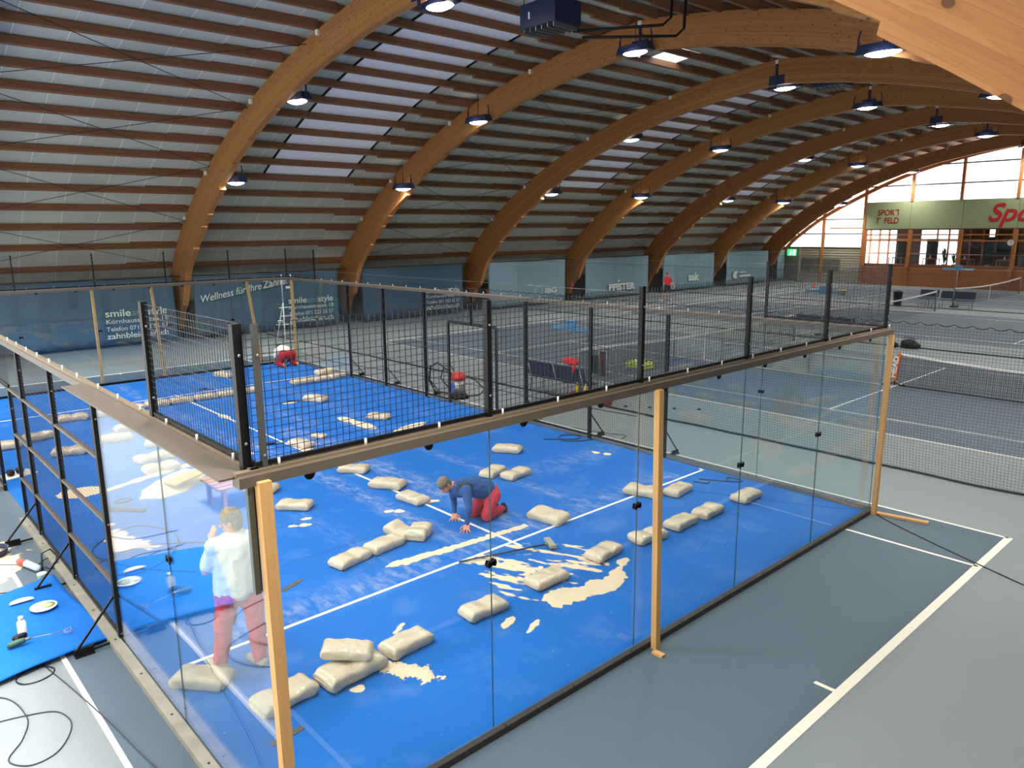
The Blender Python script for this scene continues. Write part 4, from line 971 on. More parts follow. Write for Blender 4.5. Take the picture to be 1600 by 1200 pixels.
# ---- sand bags
def bag_mesh(seed, a=.31, b=.175, h=.15, flat=0):
    r_ = random.Random(seed); m = MB(); nu, nv = 30, 28; vs = []
    for i in range(nu+1):
        u = -1+2*i/nu
        e = (1-abs(u)**5)**.5 if abs(u) < 1 else 0
        for k in range(nv):
            th = 2*pi*k/nv; c_, s_ = math.cos(th), math.sin(th)
            yy = math.copysign(abs(c_)**.5, c_); zz = math.copysign(abs(s_)**.62, s_)
            w = .93+.07*abs(u)**3; hh = (.7+.3*e)
            x = u*a*(1-.03*(1-abs(yy))*abs(u)**6); y = yy*b*w*(.93+.07*e); z = h*.5+zz*h*.5*hh
            if zz < 0: z = max(0, h*.5+zz*h*.56*hh*1.05)
            if abs(u) > .93: z = h*.38+(z-h*.38)*.8
            n = noise.noise(Vector((x*6+seed*3.1, y*6, z*6)))*.016+noise.noise(Vector((x*16+seed, y*22, z*16)))*.006
            cr = .006*math.sin(x*55+y*30+seed)*max(0, abs(u)-.55)
            z += (n+cr)*(1 if z > .01 else 0); y += n*.8; z = max(z, 0)
            z -= .025*math.exp(-((u-r_.uniform(-.0, .0)-.1*(seed % 3-1))/.25)**2)*max(0, zz)*(seed % 2)
            vs.append((x, y, z))
    fs = [(i*nv+k, (i+1)*nv+k, (i+1)*nv+(k+1) % nv, i*nv+(k+1) % nv) for i in range(nu) for k in range(nv)]
    fs += [tuple(range(nv)), tuple(nu*nv+k for k in reversed(range(nv)))]
    m.add(vs, fs, 0, True); me = m.build('bag_body', BAG, None, local=True)
    return me
def make_bag(seed, **kw):
    t = thing('sand_bag', 'x', 'sand bag'); o = bag_mesh(seed, **kw); o.name = 'bag_body'; o.parent = t
    a = kw.get('a', .31); b = kw.get('b', .175)
    for sg in (-1, 1):
        m = MB(); m.beam((sg*(a-.004), -b*.8, .05), (sg*(a-.004), b*.8, .05), .014, .03); m.build('end_seam', BAG, o, local=True)
    return t
PB = [make_bag(i+1) for i in range(5)]; PU = [[False] for _ in PB]
CR = make_bag(9, a=.24, b=.2, h=.2); CRU = [False]
def bagput(k, x, y, ang, label, z=.014, sc=1, proto=None, us=None, tilt=0, roll=0, group='beige sand bags on the turf'):
    p, u = (PB[k % 5], PU[k % 5]) if proto is None else (proto, us)
    o = place(p, u, (x, y, z), R(ang), label, group); sc *= .9; o.scale = (sc, sc, sc*1.05)
    if tilt or roll: o.rotation_euler = (R(roll), R(tilt), R(ang))
    return o
# near row along the front glass, left to right
row = ['second', 'third', 'fourth', 'fifth', 'sixth', 'seventh', 'eighth']
bagput(0, .83, 1.73, 6, 'beige sand bag half behind the near corner post, first of the front row', sc=1.05)
for k, (x, y, a) in enumerate(((2.24, 1.72, 4), (3.35, 1.73, -3), (4.45, 1.77, -1), (5.6, 1.8, 7), (6.5, 1.72, -8), (7.28, 1.7, 3), (7.98, 1.68, 3), (9.04, 1.63, 2))):
    bagput(k+1, x, y, a, 'beige sand bag, %s from the near corner in the front row' % ORD[k+3 if k else 2] if k else 'beige sand bag beside the spilled sand, next to the front stack')
bagput(2, 1.53, 1.68, 4, 'torn wide bag underneath, leaking sand, in the front stack', sc=1.22)
bagput(3, 1.55, 1.78, -38, 'smaller bag lying on top of the torn bag in the front stack', z=.19, sc=.92, tilt=6)
bagput(1, .36, 2.58, -50, 'flat bag behind the side glass left of the standing man', sc=1.0)
bagput(4, 2.92, 4.05, 12, 'leftmost bag of the joined pair left of the broom'); bagput(1, 3.52, 4.13, 8, 'right bag of the joined pair left of the broom')
bagput(0, 3.92, 4.35, -75, 'upright crumpled bag behind the end of the joined pair', proto=CR, us=CRU, sc=.95, tilt=18)
bagput(0, 4.12, 4.12, 35, 'crumpled bag leaning right of the joined pair', proto=CR, us=CRU, sc=.95)
bagput(2, 3.33, 6.5, -48, 'single bag in the left half of the court with sand dabs beside it'); bagput(3, 3.3, 7.68, -50, 'bag partly hidden behind the near corner batten')
bagput(0, 5.04, 7.52, -50, 'first bag on the centre line below the cage rail'); bagput(3, 5.02, 6.33, -58, 'second bag on the centre line below the cage rail', sc=1.1); bagput(4, 4.93, 5.42, -83, 'third bag on the centre line, closest to the kneeling man')
bagput(2, 6.0, 3.27, -83, 'plump bag lying across the service line right of the kneeling man', sc=1.12, roll=8)
bagput(0, 7.98, 2.97, -72, 'bag beside the middle batten on the service line', sc=1.1); bagput(1, 8.47, 2.6, 8, 'bag right of the middle batten near the service line')
bagput(3, 8.02, 6.47, -58, 'bag under the cage rail nearest the right mesh wall', sc=1.05); bagput(0, 7.05, 5.17, 8, 'lower right of the two bags behind the kneeling man'); bagput(2, 6.83, 5.57, 20, 'upper left of the two bags behind the kneeling man')
bagput(1, 7.75, 8.25, -10, 'bag just visible below the cage rail at centre'); bagput(4, 7.65, 10.72, -60, 'bag seen through the mesh at centre'); bagput(3, 5.14, 9.83, -75, 'bag on the centre line seen through the mesh'); bagput(0, 5.75, 10.2, -65, 'small bag behind the centre-line bag seen through the mesh', sc=.6)
bagput(1, 7.5, 13.6, -65, 'bag with a dark tool at its left, seen through the mesh', sc=1.15)
bagput(2, 8.35, 16.1, 0, 'left bag of the far right pile', sc=1.1); bagput(0, 8.98, 16.08, 5, 'middle bag of the far right pile'); bagput(3, 9.55, 16.15, 14, 'right bag of the far right pile', sc=1.1); bagput(4, 9.3, 16.4, 14, 'top bag of the far right pile', z=.15, sc=1.1)
bagput(1, 7.12, 18.8, -70, 'single far bag near the far end wall', sc=1.2)
for k, (x, a) in enumerate(((4.2, -5), (4.82, 0), (5.45, -3), (6.08, -6), (6.65, 2))): bagput(k, x, 16.03-.02*k, a, 'bag in the long far row, %s from the left' % ORD[k], sc=1.05)
for k, (x, y, a, l) in enumerate(((2.18, 15.84, -10, 'bag behind the left mesh, upper left'), (2.9, 15.78, 4, 'bag behind the left mesh, upper right'), (3.5, 15.9, 10, 'bag at the glass edge, upper row'), (.45, 14.05, -4, 'leftmost bag at the picture edge'), (1.19, 14.42, 14, 'bag behind the leftmost mesh post'), (1.4, 12.65, -20, 'long bag behind the left mesh'), (2.4, 13.06, -10, 'whitish bag behind the left glass'), (2.9, 13.85, 0, 'upper bag behind the left glass'), (3.2, 12.3, 15, 'bag behind the glass joint'), (3.0, 12.0, -20, 'second bag behind the glass joint'), (2.5, 10.95, 10, 'bag left above the oval sand heap'), (3.0, 11.1, 30, 'bag right above the oval sand heap'), (2.4, 10.15, 0, 'long bag just above the oval sand heap'))):
    bagput(k, x, y, a, l+' inside the court', sc=1.15)
# ---- cage: rails, posts, glass, mesh
ZT = 2.94
def wires(m, org, du, dv, nu, nv, L, H, r=.002, cell=.05):
    org = Vector(org); du = Vector(du); dv = Vector(dv)
    for i in range(nu+1):
        p = org+du*(L*i/nu); m.beam(p, p+dv*H, r*2, r*2, upv=du)
    for k in range(nv+1):
        p = org+dv*(H*k/nv); m.beam(p, p+du*L, r*1.7, r*1.7, upv=dv)
def mesh_panel(p0, p1, z0, z1, label, parts=True, bars=(), group='mesh panels of the cage', cell=.05, w=.0018):
    p0 = Vector((p0[0], p0[1], 0)); p1 = Vector((p1[0], p1[1], 0)); L = (p1-p0).length; d = (p1-p0)/L
    t = thing('mesh_panel', label, 'mesh panel', ((p0+p1)/2).to_tuple()[:2]+(z0,), 0, group)
    m = MB(); wires(m, p0+Vector((0, 0, z0)), d, (0, 0, 1), round(L/cell), round((z1-z0)/cell), L, z1-z0, w); m.build('wire_mesh', MESHB, t)
    m = MB(); m.beam(p0+Vector((0, 0, z0+.015)), p1+Vector((0, 0, z0+.015)), .03, .03); m.build('bottom_bar', BLACK, t)
    for z in bars: m = MB(); m.beam(p0+Vector((0, 0, z)), p1+Vector((0, 0, z)), .05, .03); m.build('cross_bar', TAUPE, t)
    return t
def post(x, y, z0, z1, label, w=.05, d=.07, brace=None, group='posts of the cage', m_=BLACK):
    t = thing('cage_post', label, 'post', (x, y, z0), 0, group)
    m = MB(); m.box((x-w/2, y-d/2, z0), (x+w/2, y+d/2, z1)); up_ = m.build('upright', m_, t)
    m = MB(); zs = (z0+.2, z1-.2) if z1-z0 < 1.2 else (z0+.12, z0+1.4, z1-.3)
    for z in zs: m = MB(); m.ell((x, y-d/2-.004, z), (.011, .006, .011), n=8); m.build('bolt', GALV, up_)
    if brace:
        s_ = brace; m = MB(); m.beam((x+s_*.03, y, .56), (x+s_*.46, y, .05), .022, .022); m.beam((x+s_*.03, y, .04), (x+s_*.46, y, .03), .022, .022)
        m.box((min(x+s_*.28, x+s_*.47), y-.05, .0), (max(x+s_*.28, x+s_*.47), y+.05, .02)); m.beam((x+s_*.28, y, .05), (x+s_*.47, y, .05), .03, .07); m.build('floor_brace', BLACK, t)
    return t
# top rails
def rail(p0, p1, wout, side, label, lip=True):
    t = thing('top_rail', label, 'rail', ((p0[0]+p1[0])/2, (p0[1]+p1[1])/2, ZT)); m = MB(); d = Vector((p1[0]-p0[0], p1[1]-p0[1], 0)).normalized(); nrm = Vector((d.y, -d.x, 0))*side
    P0 = Vector((p0[0], p0[1], ZT-.035)); P1 = Vector((p1[0], p1[1], ZT-.035))
    th = .07 if lip or wout < .15 else .014
    m.beam(P0+nrm*(wout/2-.02)+Vector((0, 0, .035-th/2)), P1+nrm*(wout/2-.02)+Vector((0, 0, .035-th/2)), wout, th); m.build('channel', TAUPE, t)
    m = MB(); m.beam(P0+Vector((0, 0, .045))+nrm*.01, P1+Vector((0, 0, .045))+nrm*.01, .06, .02); m.build('cap_strip', mat('rail_strip', (134, 118, 96), .4, metal=.3), t)
    L = (P1-P0).length; m = MB(); k = 0
    while lip and k*1.0+.5 < L:
        p = P0+(P1-P0)*((k+.5)/L); m = MB(); m.lathe([(.028, -.01), (.04, -.006), (.04, .006), (.028, .01)], p+nrm*.05+Vector((0, 0, -.05)), 12, axis='Y' if abs(d.x) > .5 else 'X'); k += 1; m.build('lug', BLACK, t)
    k = 0
    while k*.66+.3 < L:
        m = MB(); p = P0+(P1-P0)*((k*.66+.3)/L)+nrm*.03+Vector((0, 0, .05)); m.tube([p, p+Vector((0, 0, .055))], .009, 6); k += 1; m.build('white_bolt', WHITE, t)
    return t
rail((-.15, 0), (10.1, 0), .11, 1, 'long taupe top rail along the front glass wall')
rail((0, -.02), (0, 4.1), .27, -1, 'wide taupe top rail over the left side glass', lip=False)
rail((0, 4.1), (0, 20), .09, -1, 'narrow top rail over the left mesh wall, catching light', lip=False)
rail((10, 0), (10, 16), .07, 1, 'top rail over the right side wall', lip=False); rail((10, 16), (10, 20), .07, 1, 'top rail over the far right glass', lip=False)
rail((0, 20), (10, 20), .08, -1, 'dark top rail of the far end wall')
# glass panels
def glass(p0, p1, label, group, z1=ZT-.07):
    d = Vector((p1[0]-p0[0], p1[1]-p0[1], 0)).normalized(); n = Vector((-d.y, d.x, 0)); a = Vector((p0[0], p0[1], .07))+d*.0025; b = Vector((p1[0], p1[1], .07))-d*.0025
    t = thing('glass_partition', label, 'glass partition', ((p0[0]+p1[0])/2, (p0[1]+p1[1])/2, .07), 0, group); h = .006
    vs = [a-n*h, b-n*h, b+n*h, a+n*h]; vs = vs+[v+Vector((0, 0, z1-.07)) for v in vs]
    m = MB(); m.add(vs, [(0, 1, 5, 4), (2, 3, 7, 6)], 0); m.add(vs, [(1, 2, 6, 5), (3, 0, 4, 7), (4, 5, 6, 7), (3, 2, 1, 0)], 1); m.build('pane', [GLASS, GLEDGE], t)
    return t
def clamp(x, y, along, z=1.66, lab='', grp='black clamps on the glass joints'):
    t = thing('glass_clamp', lab, 'clamp', (x, y, z), 0, grp); m = MB()
    for s_ in (-1, 1):
        o_ = Vector((0, s_*.014, 0)) if along == 'x' else Vector((s_*.014, 0, 0)); dd = Vector((1, 0, 0)) if along == 'x' else Vector((0, 1, 0))
        m.beam(Vector((x, y, z))+o_-dd*.047+Vector((0, 0, .018)), Vector((x, y, z))+o_+dd*.047-Vector((0, 0, .018)), .012, .035)
        m.beam(Vector((x, y, z))+o_-dd*.047-Vector((0, 0, .018)), Vector((x, y, z))+o_+dd*.047+Vector((0, 0, .018)), .012, .035)
    m.build('plate', BLACK, t); return t
nm = ['first', 'second', 'third', 'fourth', 'fifth']
for k in range(5):
    glass((2*k, 0), (2*k+2, 0), 'front glass wall panel, %s from the near corner' % nm[k], 'front glass wall')
    glass((2*k, 20), (2*k+2, 20), 'far end glass wall panel, %s from the left' % nm[k], 'far glass wall')
    if k:
        clamp(2*k, 0, 'x', lab='black clamp on the front glass, %s joint from the near corner' % nm[k-1]); clamp(2*k, 20, 'x', lab='black clamp on the far end glass, %s joint from the left' % nm[k-1])
for X, nn in ((0, 'left'), (10, 'right')):
    for k, (a, b) in enumerate(((0, 2), (2, 4), (16, 18), (18, 20))):
        glass((X, a), (X, b), '%s side glass panel, %s along from the near end' % (nn, nm[k]), '%s side glass' % nn)
    clamp(X, 2, 'y', lab='black clamp on the near joint of the %s side glass' % nn); clamp(X, 18, 'y', lab='black clamp on the far joint of the %s side glass' % nn)
# top mesh
for k in range(5):
    mesh_panel((2*k, .0), (2*k+2, .0), ZT+.03, 3.9, 'top mesh above the front glass, %s from the near corner' % nm[k], w=.0021)
    mesh_panel((2*k, 20), (2*k+2, 20), ZT+.03, 3.9, 'top mesh above the far glass wall, %s from the left' % nm[k], w=.0015)
for X, nn in ((0, 'left'), (10, 'right')):
    for a in (0, 18):
        mesh_panel((X, a+.03), (X, a+1.97), ZT+.03, 3.9, 'top mesh above the %s side glass at the %s corner' % (nn, 'near' if a == 0 else 'far'))
for k in range(1, 6): 
    post(2*k if k < 5 else 9.98, 0, ZT, 3.92, 'short black post on the front rail, %s from the near corner' % nm[k-1], .045, .05)
for k in range(0, 6): post(2*k, 20, ZT, 3.92, 'short thin post on the far end rail, %s from the left' % ORD[k], .03, .04)
post(-.03, .08, ZT-.02, 3.9, 'thick black corner post of the side mesh at the near corner', .06, .06); post(.06, -.0, ZT-.1, 3.9, 'slim grey post at the near corner beside the thick one', .035, .04, m_=mat('grey_post', (70, 70, 68), .4))
post(0, 2.0, ZT-.02, 3.92, 'short black post on the left rail at the end of the side mesh', .05, .07)
post(10, 2.0, ZT, 3.92, 'short black post on the right rail', .03, .05); post(0, 18.0, ZT, 3.92, 'short black post on the far left rail', .03, .05); post(10, 18.0, ZT, 3.92, 'short black post on the far right rail', .03, .05)
# side mesh walls
for X, nn, sg in ((0, 'left', -1), (10, 'right', 1)):
    for k, y in enumerate((4.02, 6, 8, 12, 14, 15.98)):
        br = sg
        post(X, y, 0, ZT-.07, 'tall black %s wall post, %s from the near end' % (nn, ORD[k]), .055 if sg < 0 else .05, .075, brace=br)
    for k, y in enumerate((9.05, 10.95)): post(X, y, 0, 2.13, 'lower black gateway post of the %s wall, %s one' % (nn, 'nearer' if k == 0 else 'farther'), .05, .06)
    post(X, 10, 2.15, ZT-.07, 'short black post hanging over the %s gateway' % nn, .04, .05)
    t = thing('gateway_lintel', 'thin black lintel bar over the %s side gateway' % nn, 'lintel', (X, 10, 2.13)); m = MB(); m.box((X-.02, 9.03, 2.13), (X+.02, 10.97, 2.16)); m.build('bar', BLACK, t)
    bars = (.7, 1.42, 2.14) if sg < 0 else ()
    for k, (a, b) in enumerate(((4.05, 5.97), (6.03, 7.97), (8.03, 9.02), (10.98, 11.97), (12.03, 13.97), (14.03, 15.95))):
        mesh_panel((X, a), (X, b), .08, ZT-.08 if b-a > 1.2 else 2.86, w=.0014, label='%s mesh wall panel, %s from the near end' % (nn, ORD[k]), bars=bars)
    mesh_panel((X, 9.05), (X, 10.95), 2.17, 2.86, 'mesh strip above the %s gateway' % nn)
# bottom frames
def sill(lo, hi, label, m_, name='base_frame'):
    m = MB(); m.box(lo, hi); o = m.build(name, m_); tag(o, label, 'base frame'); return o
def base(x0, y0, x1, y1, label, m_, h=.07):
    t = thing('base_frame', label, 'base frame', ((x0+x1)/2, (y0+y1)/2, 0)); m = MB(); m.box((x0, y0, 0), (x1, y1, h)); m.build('angle', m_, t)
    m = MB(); lx = (x1-x0) > (y1-y0); L = (x1-x0) if lx else (y1-y0); k = 0
    while .4+k*.9 < L:
        p = ((x0+.4+k*.9, (y0+y1)/2-.015, h) if lx else ((x0+x1)/2, y0+.4+k*.9, h)); m.lathe([(.012, 0), (.012, .004)], p, 8); k += 1; m.build('bolt', BLACK, t); m = MB()
base(-.1, -.075, 10.06, -.012, 'dark base angle under the front glass wall', mat('base_dark', (46, 42, 40), .5, var=.2)); base(-.12, -.01, -.015, 9.0, 'weathered steel base channel along the left wall', mat('base_weathered', (148, 142, 128), .5, metal=.3, var=.4, scale=5)); base(10.015, 0, 10.1, 9.0, 'grey base channel along the right wall, near half', GALV); base(-.12, 11, -.015, 20, 'base channel along the left wall, far half', GALV); base(10.015, 11, 10.1, 20, 'grey base channel along the right wall, far half', GALV); base(0, 20.012, 10, 20.08, 'dark base angle under the far end wall', BLACK)
m = MB(); m.box((-.03, 0-.02, .07), (.0, .03, ZT-.07)); 
# ---- timber battens
def batten(a, b, w, label, foot=None):
    t = thing('timber_batten', label, 'batten', a, 0); m = MB(); m.beam(a, b, w, w*.9, upv=(0, 1, 0)); m.build('batten', LATH, t)
    if foot: m = MB(); m.box(*foot); m.build('wedge', LATH, t)
    return t
batten((.0, -.14, 0), (-.0, -.1, 2.9), .085, 'tall pine batten propped under the near glass corner')
m = MB(); m.box((-.09, -.06, 2.12), (-.05, -.02, 2.9)); m.box((-.05, -.035, 2.12), (-.03, -.02, 2.9)); o = m.build('corner_profile', mat('grey_profile', (92, 98, 92), .4, metal=.3)); tag(o, 'short grey metal profile hanging beside the near corner batten', 'metal profile')
batten((4.22, -.13, 0), (4.17, -.11, 2.88), .075, 'pine batten propped under the middle of the front rail', ((4.1, -.3, 0), (4.17, -.17, .03)))
batten((9.9, -.11, 0), (10.02, -.09, 2.86), .075, 'pine batten propped under the far front corner')
m = MB(); m.beam((9.95, -.12, .02), (10.1, -.85, .02), .09, .03); o = m.build('timber_offcut', LATH); tag(o, 'short pine offcut on the floor at the far front corner', 'batten')
batten((3.95, 20.18, 0), (3.93, 20.13, 2.85), .07, 'pine batten at the far wall, leftmost'); batten((5.75, 20.15, 0), (5.58, 20.13, 2.85), .07, 'pine batten at the far wall, second from left'); batten((8.95, 20.15, 0), (8.62, 20.13, 2.85), .08, 'leaning pine batten at the far wall, left of the crouching man'); batten((10.25, 20.15, 0), (10.2, 20.1, 2.85), .08, 'pine batten at the far right corner behind the ladder')
t = thing('corner_post', 'slim dark steel strip at the far front corner', 'post', (10.08, -.05, 1.9)); m = MB(); m.box((10.05, -.05, 1.95), (10.1, -.02, 2.86)); m.build('strip', mat('white_strip', (226, 226, 214), .5), t); m = MB(); m.box((10.1, -.05, 1.9), (10.13, -.02, 2.86)); m.build('dark_edge', BLACK, t)
# ---- broom
t = thing('broom', 'long dark-handled broom with grey head lying on the swept sand', 'broom', (4.6, 2.7, 0)); m = MB(); m.tube([(3.97, 2.98, .045), (5.2, 2.56, .06)], .013, 8); m.build('handle', mat('broom_handle', (44, 42, 44), .4), t)
m = MB(); m.beam((5.2, 2.56, .06), (5.28, 2.53, .07), .03, .03); m.build('socket', GALV, t)
m = MB(); m.beam((5.22, 2.4, .07), (5.36, 2.68, .07), .09, .04); m.build('head', mat('broom_head', (150, 152, 140), .5), t); m = MB(); m.beam((5.22, 2.4, .033), (5.36, 2.68, .033), .07, .035); m.build('bristles', mat('bristle', (80, 78, 70), .9), t)
# ---- turf offcut with tools, left foreground
t = thing('turf_offcut', 'curled blue turf offcut lying outside the cage with tools on it', 'turf', (-.6, 5.0, 0))
cs = [(-1.15, 6.45), (-.2, 6.25), (-1.08, 3.98), (-.02, 4.15)]; vs = []; nx, ny = 28, 40
def bil(u, v):
    a = Vector((-1.75, 5.9)).lerp(Vector((-.2, 6.28)), u); b = Vector((-1.25, 3.92)).lerp(Vector((.03-.07, 4.16)), u); p = b.lerp(a, v); return p
def tz(u, v): return .03+.05*max(0, noise.noise(Vector((u*2.2+4, v*2.0, 2))))+.05*math.exp(-((v)/.12)**2)*(.6+.4*math.sin(u*5))+.06*math.exp(-((1-v)/.15)**2)*u
for i in range(nx+1):
    for j in range(ny+1):
        u, v = i/nx, j/ny; p = bil(u, v); vs.append((p.x, p.y, tz(u, v)))
fs = [(i*(ny+1)+j, (i+1)*(ny+1)+j, (i+1)*(ny+1)+j+1, i*(ny+1)+j+1) for i in range(nx) for j in range(ny)]
m = MB(); m.add(vs, fs, 0, True); o = m.build('carpet', TURF2, t); sl = o.modifiers.new('s', 'SOLIDIFY'); sl.thickness = .014; sl.offset = -1
ZM = .06
t = thing('glue_bottle', 'white plastic bottle standing on the turf offcut', 'bottle', (-.8, 4.8, ZM)); m = MB(); m.lathe([(.04, 0), (.045, .02), (.045, .17), (.025, .2), (.022, .21)], (-.8, 4.8, ZM), 18); m.build('body', WHITE, t); m = MB(); m.lathe([(.026, .205), (.026, .235), (.02, .24)], (-.8, 4.8, ZM), 14); m.build('cap', WHITE, t)
t = thing('cordless_drill', 'green and black cordless drill with thin paint mixer on the turf offcut', 'drill', (-.86, 4.62, ZM)); GRN = mat('tool_green', (50, 84, 66), .5, var=.3, scale=30)
m = MB(); m.cap((-.95, 4.6, ZM+.035), (-.83, 4.61, ZM+.04), .036, .03); m.build('motor_body', GRN, t); m = MB(); m.cap((-.83, 4.61, ZM+.04), (-.77, 4.615, ZM+.04), .024, .016); m.build('chuck', GALV, t)
m = MB(); m.cap((-.9, 4.62, ZM+.04), (-.86, 4.72, ZM+.03), .02, .022); m.cap((-.88, 4.74, ZM+.03), (-.8, 4.76, ZM+.03), .035, .035); m.build('handle_and_battery', BLACK, t)
m = MB(); m.tube([(-.77, 4.615, ZM+.04), (-.45, 4.54, ZM+.03)], .005, 6)
for a in range(4): m.tube([(-.47, 4.545, ZM+.03), (-.42, 4.53+.03*math.cos(a*pi/2), ZM+.03+.03*math.sin(a*pi/2)), (-.385, 4.525+.035*math.cos(a*pi/2), ZM+.03+.03*math.sin(a*pi/2))], .003, 5)
m.tube([(-.385, 4.525+.037*math.cos(a*pi/8), ZM+.032+.032*math.sin(a*pi/8)) for a in range(16)], .004, 5, closed=True); m.build('paint_mixer', GALV, t)
t = thing('adhesive_lid', 'round white lid smeared with green adhesive on the turf offcut', 'lid', (-.48, 5.42, ZM)); m = MB(); m.lathe([(.135, 0), (.145, .012), (.14, .014), (.12, .006), (.01, .006)], (-.48, 5.42, ZM+.0), 28); m.build('lid', WHITE, t)
GA = mat('green_adhesive', (168, 180, 130), .6, var=.25, scale=20); m = MB(); m.lathe([(.07, .0), (.075, .004), (.01, .006)], (-.43, 5.43, ZM+.008), 16, sc=(1, 1.1)); m.lathe([(.025, .0), (.028, .004), (.01, .006)], (-.56, 5.37, ZM+.008), 12); m.build('smear', GA, t)
m = MB(); m.add([(-.74+.21*q/10, 5.62+.03*q/10-.03*0, 0) for q in range(2)]+[(0, 0, 0)], []) ; m = MB()
arcp = [(-.65+.13*math.cos(q*pi/12), 5.74+.10*math.sin(q*pi/12)) for q in range(13)]
m.add([(x, y, ZM) for x, y in arcp]+[(x, y, ZM+.012) for x, y in arcp], [tuple(range(12, -1, -1)), tuple(range(13, 26))]+[(i, i+1, 14+i, 13+i) for i in range(12)]+[(12, 0, 13, 25)]); o = m.build('half_lid', WHITE); tag(o, 'half-round white lid left of the adhesive lid on the offcut', 'lid')
# power tools by the left wall
t = thing('angle_grinder', 'pale blue power tool with coiled flex beside the left wall', 'power tool', (-.32, 6.85, 0)); m = MB(); m.cap((-.38, 7.0, .06), (-.3, 6.72, .06), .05, .045); m.build('body', mat('pale_blue_tool', (168, 196, 206), .5, var=.2), t)
m = MB(); m.cap((-.44, 7.1, .07), (-.4, 7.02, .07), .045, .05); m.build('red_collar', mat('tool_red', (170, 70, 60), .5), t)
m = MB(); L = [(-.18+.1*math.cos(a)*(1+.2*math.sin(3*a)), 6.85+.17*math.sin(a), .03+.03*math.sin(2*a)) for a in [q*pi/6 for q in range(26)]]; m.tube(L, .009, 6); m.build('flex', RUBBER, t)
t = thing('tape_dispenser', 'black steel handle frame beside the pale blue tool', 'tool', (-.15, 6.8, 0)); m = MB(); m.tube([(-.25, 6.7, .02), (-.2, 6.95, .16), (-.08, 7.02, .17), (-.04, 6.82, .12), (-.12, 6.62, .02)], .013, 6); m.build('frame', BLACK, t)
t = thing('paint_pot', 'small mint green pot touching the top edge of the turf offcut', 'pot', (-.3, 6.42, 0)); m = MB(); m.lathe([(.05, 0), (.06, .07), (.062, .08), (.05, .08)], (-.3, 6.45, 0), 14); m.build('shell', mat('mint', (178, 214, 200), .5, var=.15), t)
m = MB(); m.lathe([(.052, .07), (.01, .072)], (-.3, 6.45, 0), 12); m.build('contents', WHITE, t)
t = thing('bucket', 'black rubber tub of sand at the left picture edge', 'tub', (-.62, 7.75, 0)); m = MB(); m.lathe([(.16, 0), (.2, .1), (.21, .11), (.19, .11), (.17, .05)], (-.66, 7.75, 0), 22); m.build('shell', mat('blue_black_tub', (24, 34, 66), .4), t); m = MB(); m.lathe([(.18, .06), (.01, .075)], (-.66, 7.75, 0), 18); m.build('sand_filling', SAND, t)
sand_patch([(-1.3, 6.9), (-.75, 8.4), (-.3, 8.4), (-.28, 7.4), (-.6, 6.6), (-1.2, 6.4)], lambda x, y, d: d*3+.9*nz(x, y, 3)+.4*nz(x, y, 11)-.35, 'thin pale sand dust on the floor outside the left wall', h=.003, res=.03, z0=.004)
# cables
def cable(pts_, label, r=.008, z=.014, m_=CORD, n=10, name='cable', grp=None):
    P = [Vector((p[0], p[1], 0)) for p in pts_]; P = [2*P[0]-P[1]]+P+[2*P[-1]-P[-2]]; L = []
    for i in range(1, len(P)-2):
        p0, p1, p2, p3 = P[i-1:i+3]
        for k in range(n):
            t = k/n; q = .5*((2*p1)+(p2-p0)*t+(2*p0-5*p1+4*p2-p3)*t*t+(3*p1-p0-3*p2+p3)*t**3); L.append((q.x, q.y, z))
    L.append((P[-2].x, P[-2].y, z)); m = MB(); m.tube(L, r, 6); o = m.build(name, m_); tag(o, label, 'cable', grp); return o
cable([(-1.7, 3.9), (-1.19, 3.72), (-1.06, 3.2), (-1.15, 2.85), (-1.3, 2.6), (-1.18, 2.4), (-.98, 2.42), (-.83, 2.62), (-.77, 2.84), (-.83, 3.08), (-1.02, 3.2), (-1.35, 3.3), (-1.9, 3.4)], 'dark cable in a wide open loop at the bottom left corner', .006, .007)
cable([(-.78, 4.2), (-.72, 3.92), (-.6, 3.2), (-.5, 2.5), (-.43, 1.9), (-.36, 1.4), (-.25, .8), (-.2, .2)], 'straight dark cable crossing the white line at bottom left', .006, .007)
cable([(-.85+.17*math.cos(a)*(1+.05*math.sin(5*a)), 3.93+.15*math.sin(a)*(1+.08*math.cos(3*a))) for a in [q*pi/4 for q in range(30)]], 'coiled cable peeking from under the turf offcut', .006, .008)
cable([(-1.6, 6.9), (-1.0, 7.0), (-.75, 7.35), (-.5, 7.2), (-.4, 7.05)], 'thin cable from the left edge to the pale blue tool', .006, .008); cable([(-1.5, 6.3), (-1.0, 6.25), (-.85, 6.05), (-1.1, 5.9), (-1.3, 6.2), (-.9, 6.35), (-.55, 6.2)], 'thin looped cable above the turf offcut', .006, .008)
cable([(9.95, -.1), (9.7, -.5), (9.3, -1.3), (8.85, -2.3), (8.3, -3.6)], 'black cable running from the far front corner to the right edge', .008, .009, RUBBER)
cable([(9.15, 2.75), (9.25, 2.52), (9.4, 2.6), (9.35, 2.75), (9.55, 2.4), (9.75, 2.15), (9.85, 2.25), (9.75, 2.45), (9.6, 2.3)], 'dark cord lying on the turf near the far right glass', .01, .024); cable([(9.2, 6.6), (9.45, 6.35), (9.75, 6.1), (9.95, 6.3), (9.7, 6.55), (9.4, 6.3), (9.6, 6.0), (9.95, 5.85)], 'dark coiled cord at the foot of the right mesh wall', .012, .026)
cable([(10.4, 6.9), (10.6, 6.0), (10.75, 5.6), (10.5, 5.5)], 'dark cord outside the right mesh wall', .007, .008); cable([(11.2, 22.5), (11.0, 19), (11.5, 15.5), (11.9, 12.5), (12.0, 9.5), (12.3, 6.5)], 'long dark cord on the floor between cage and divider net', .01, .011)
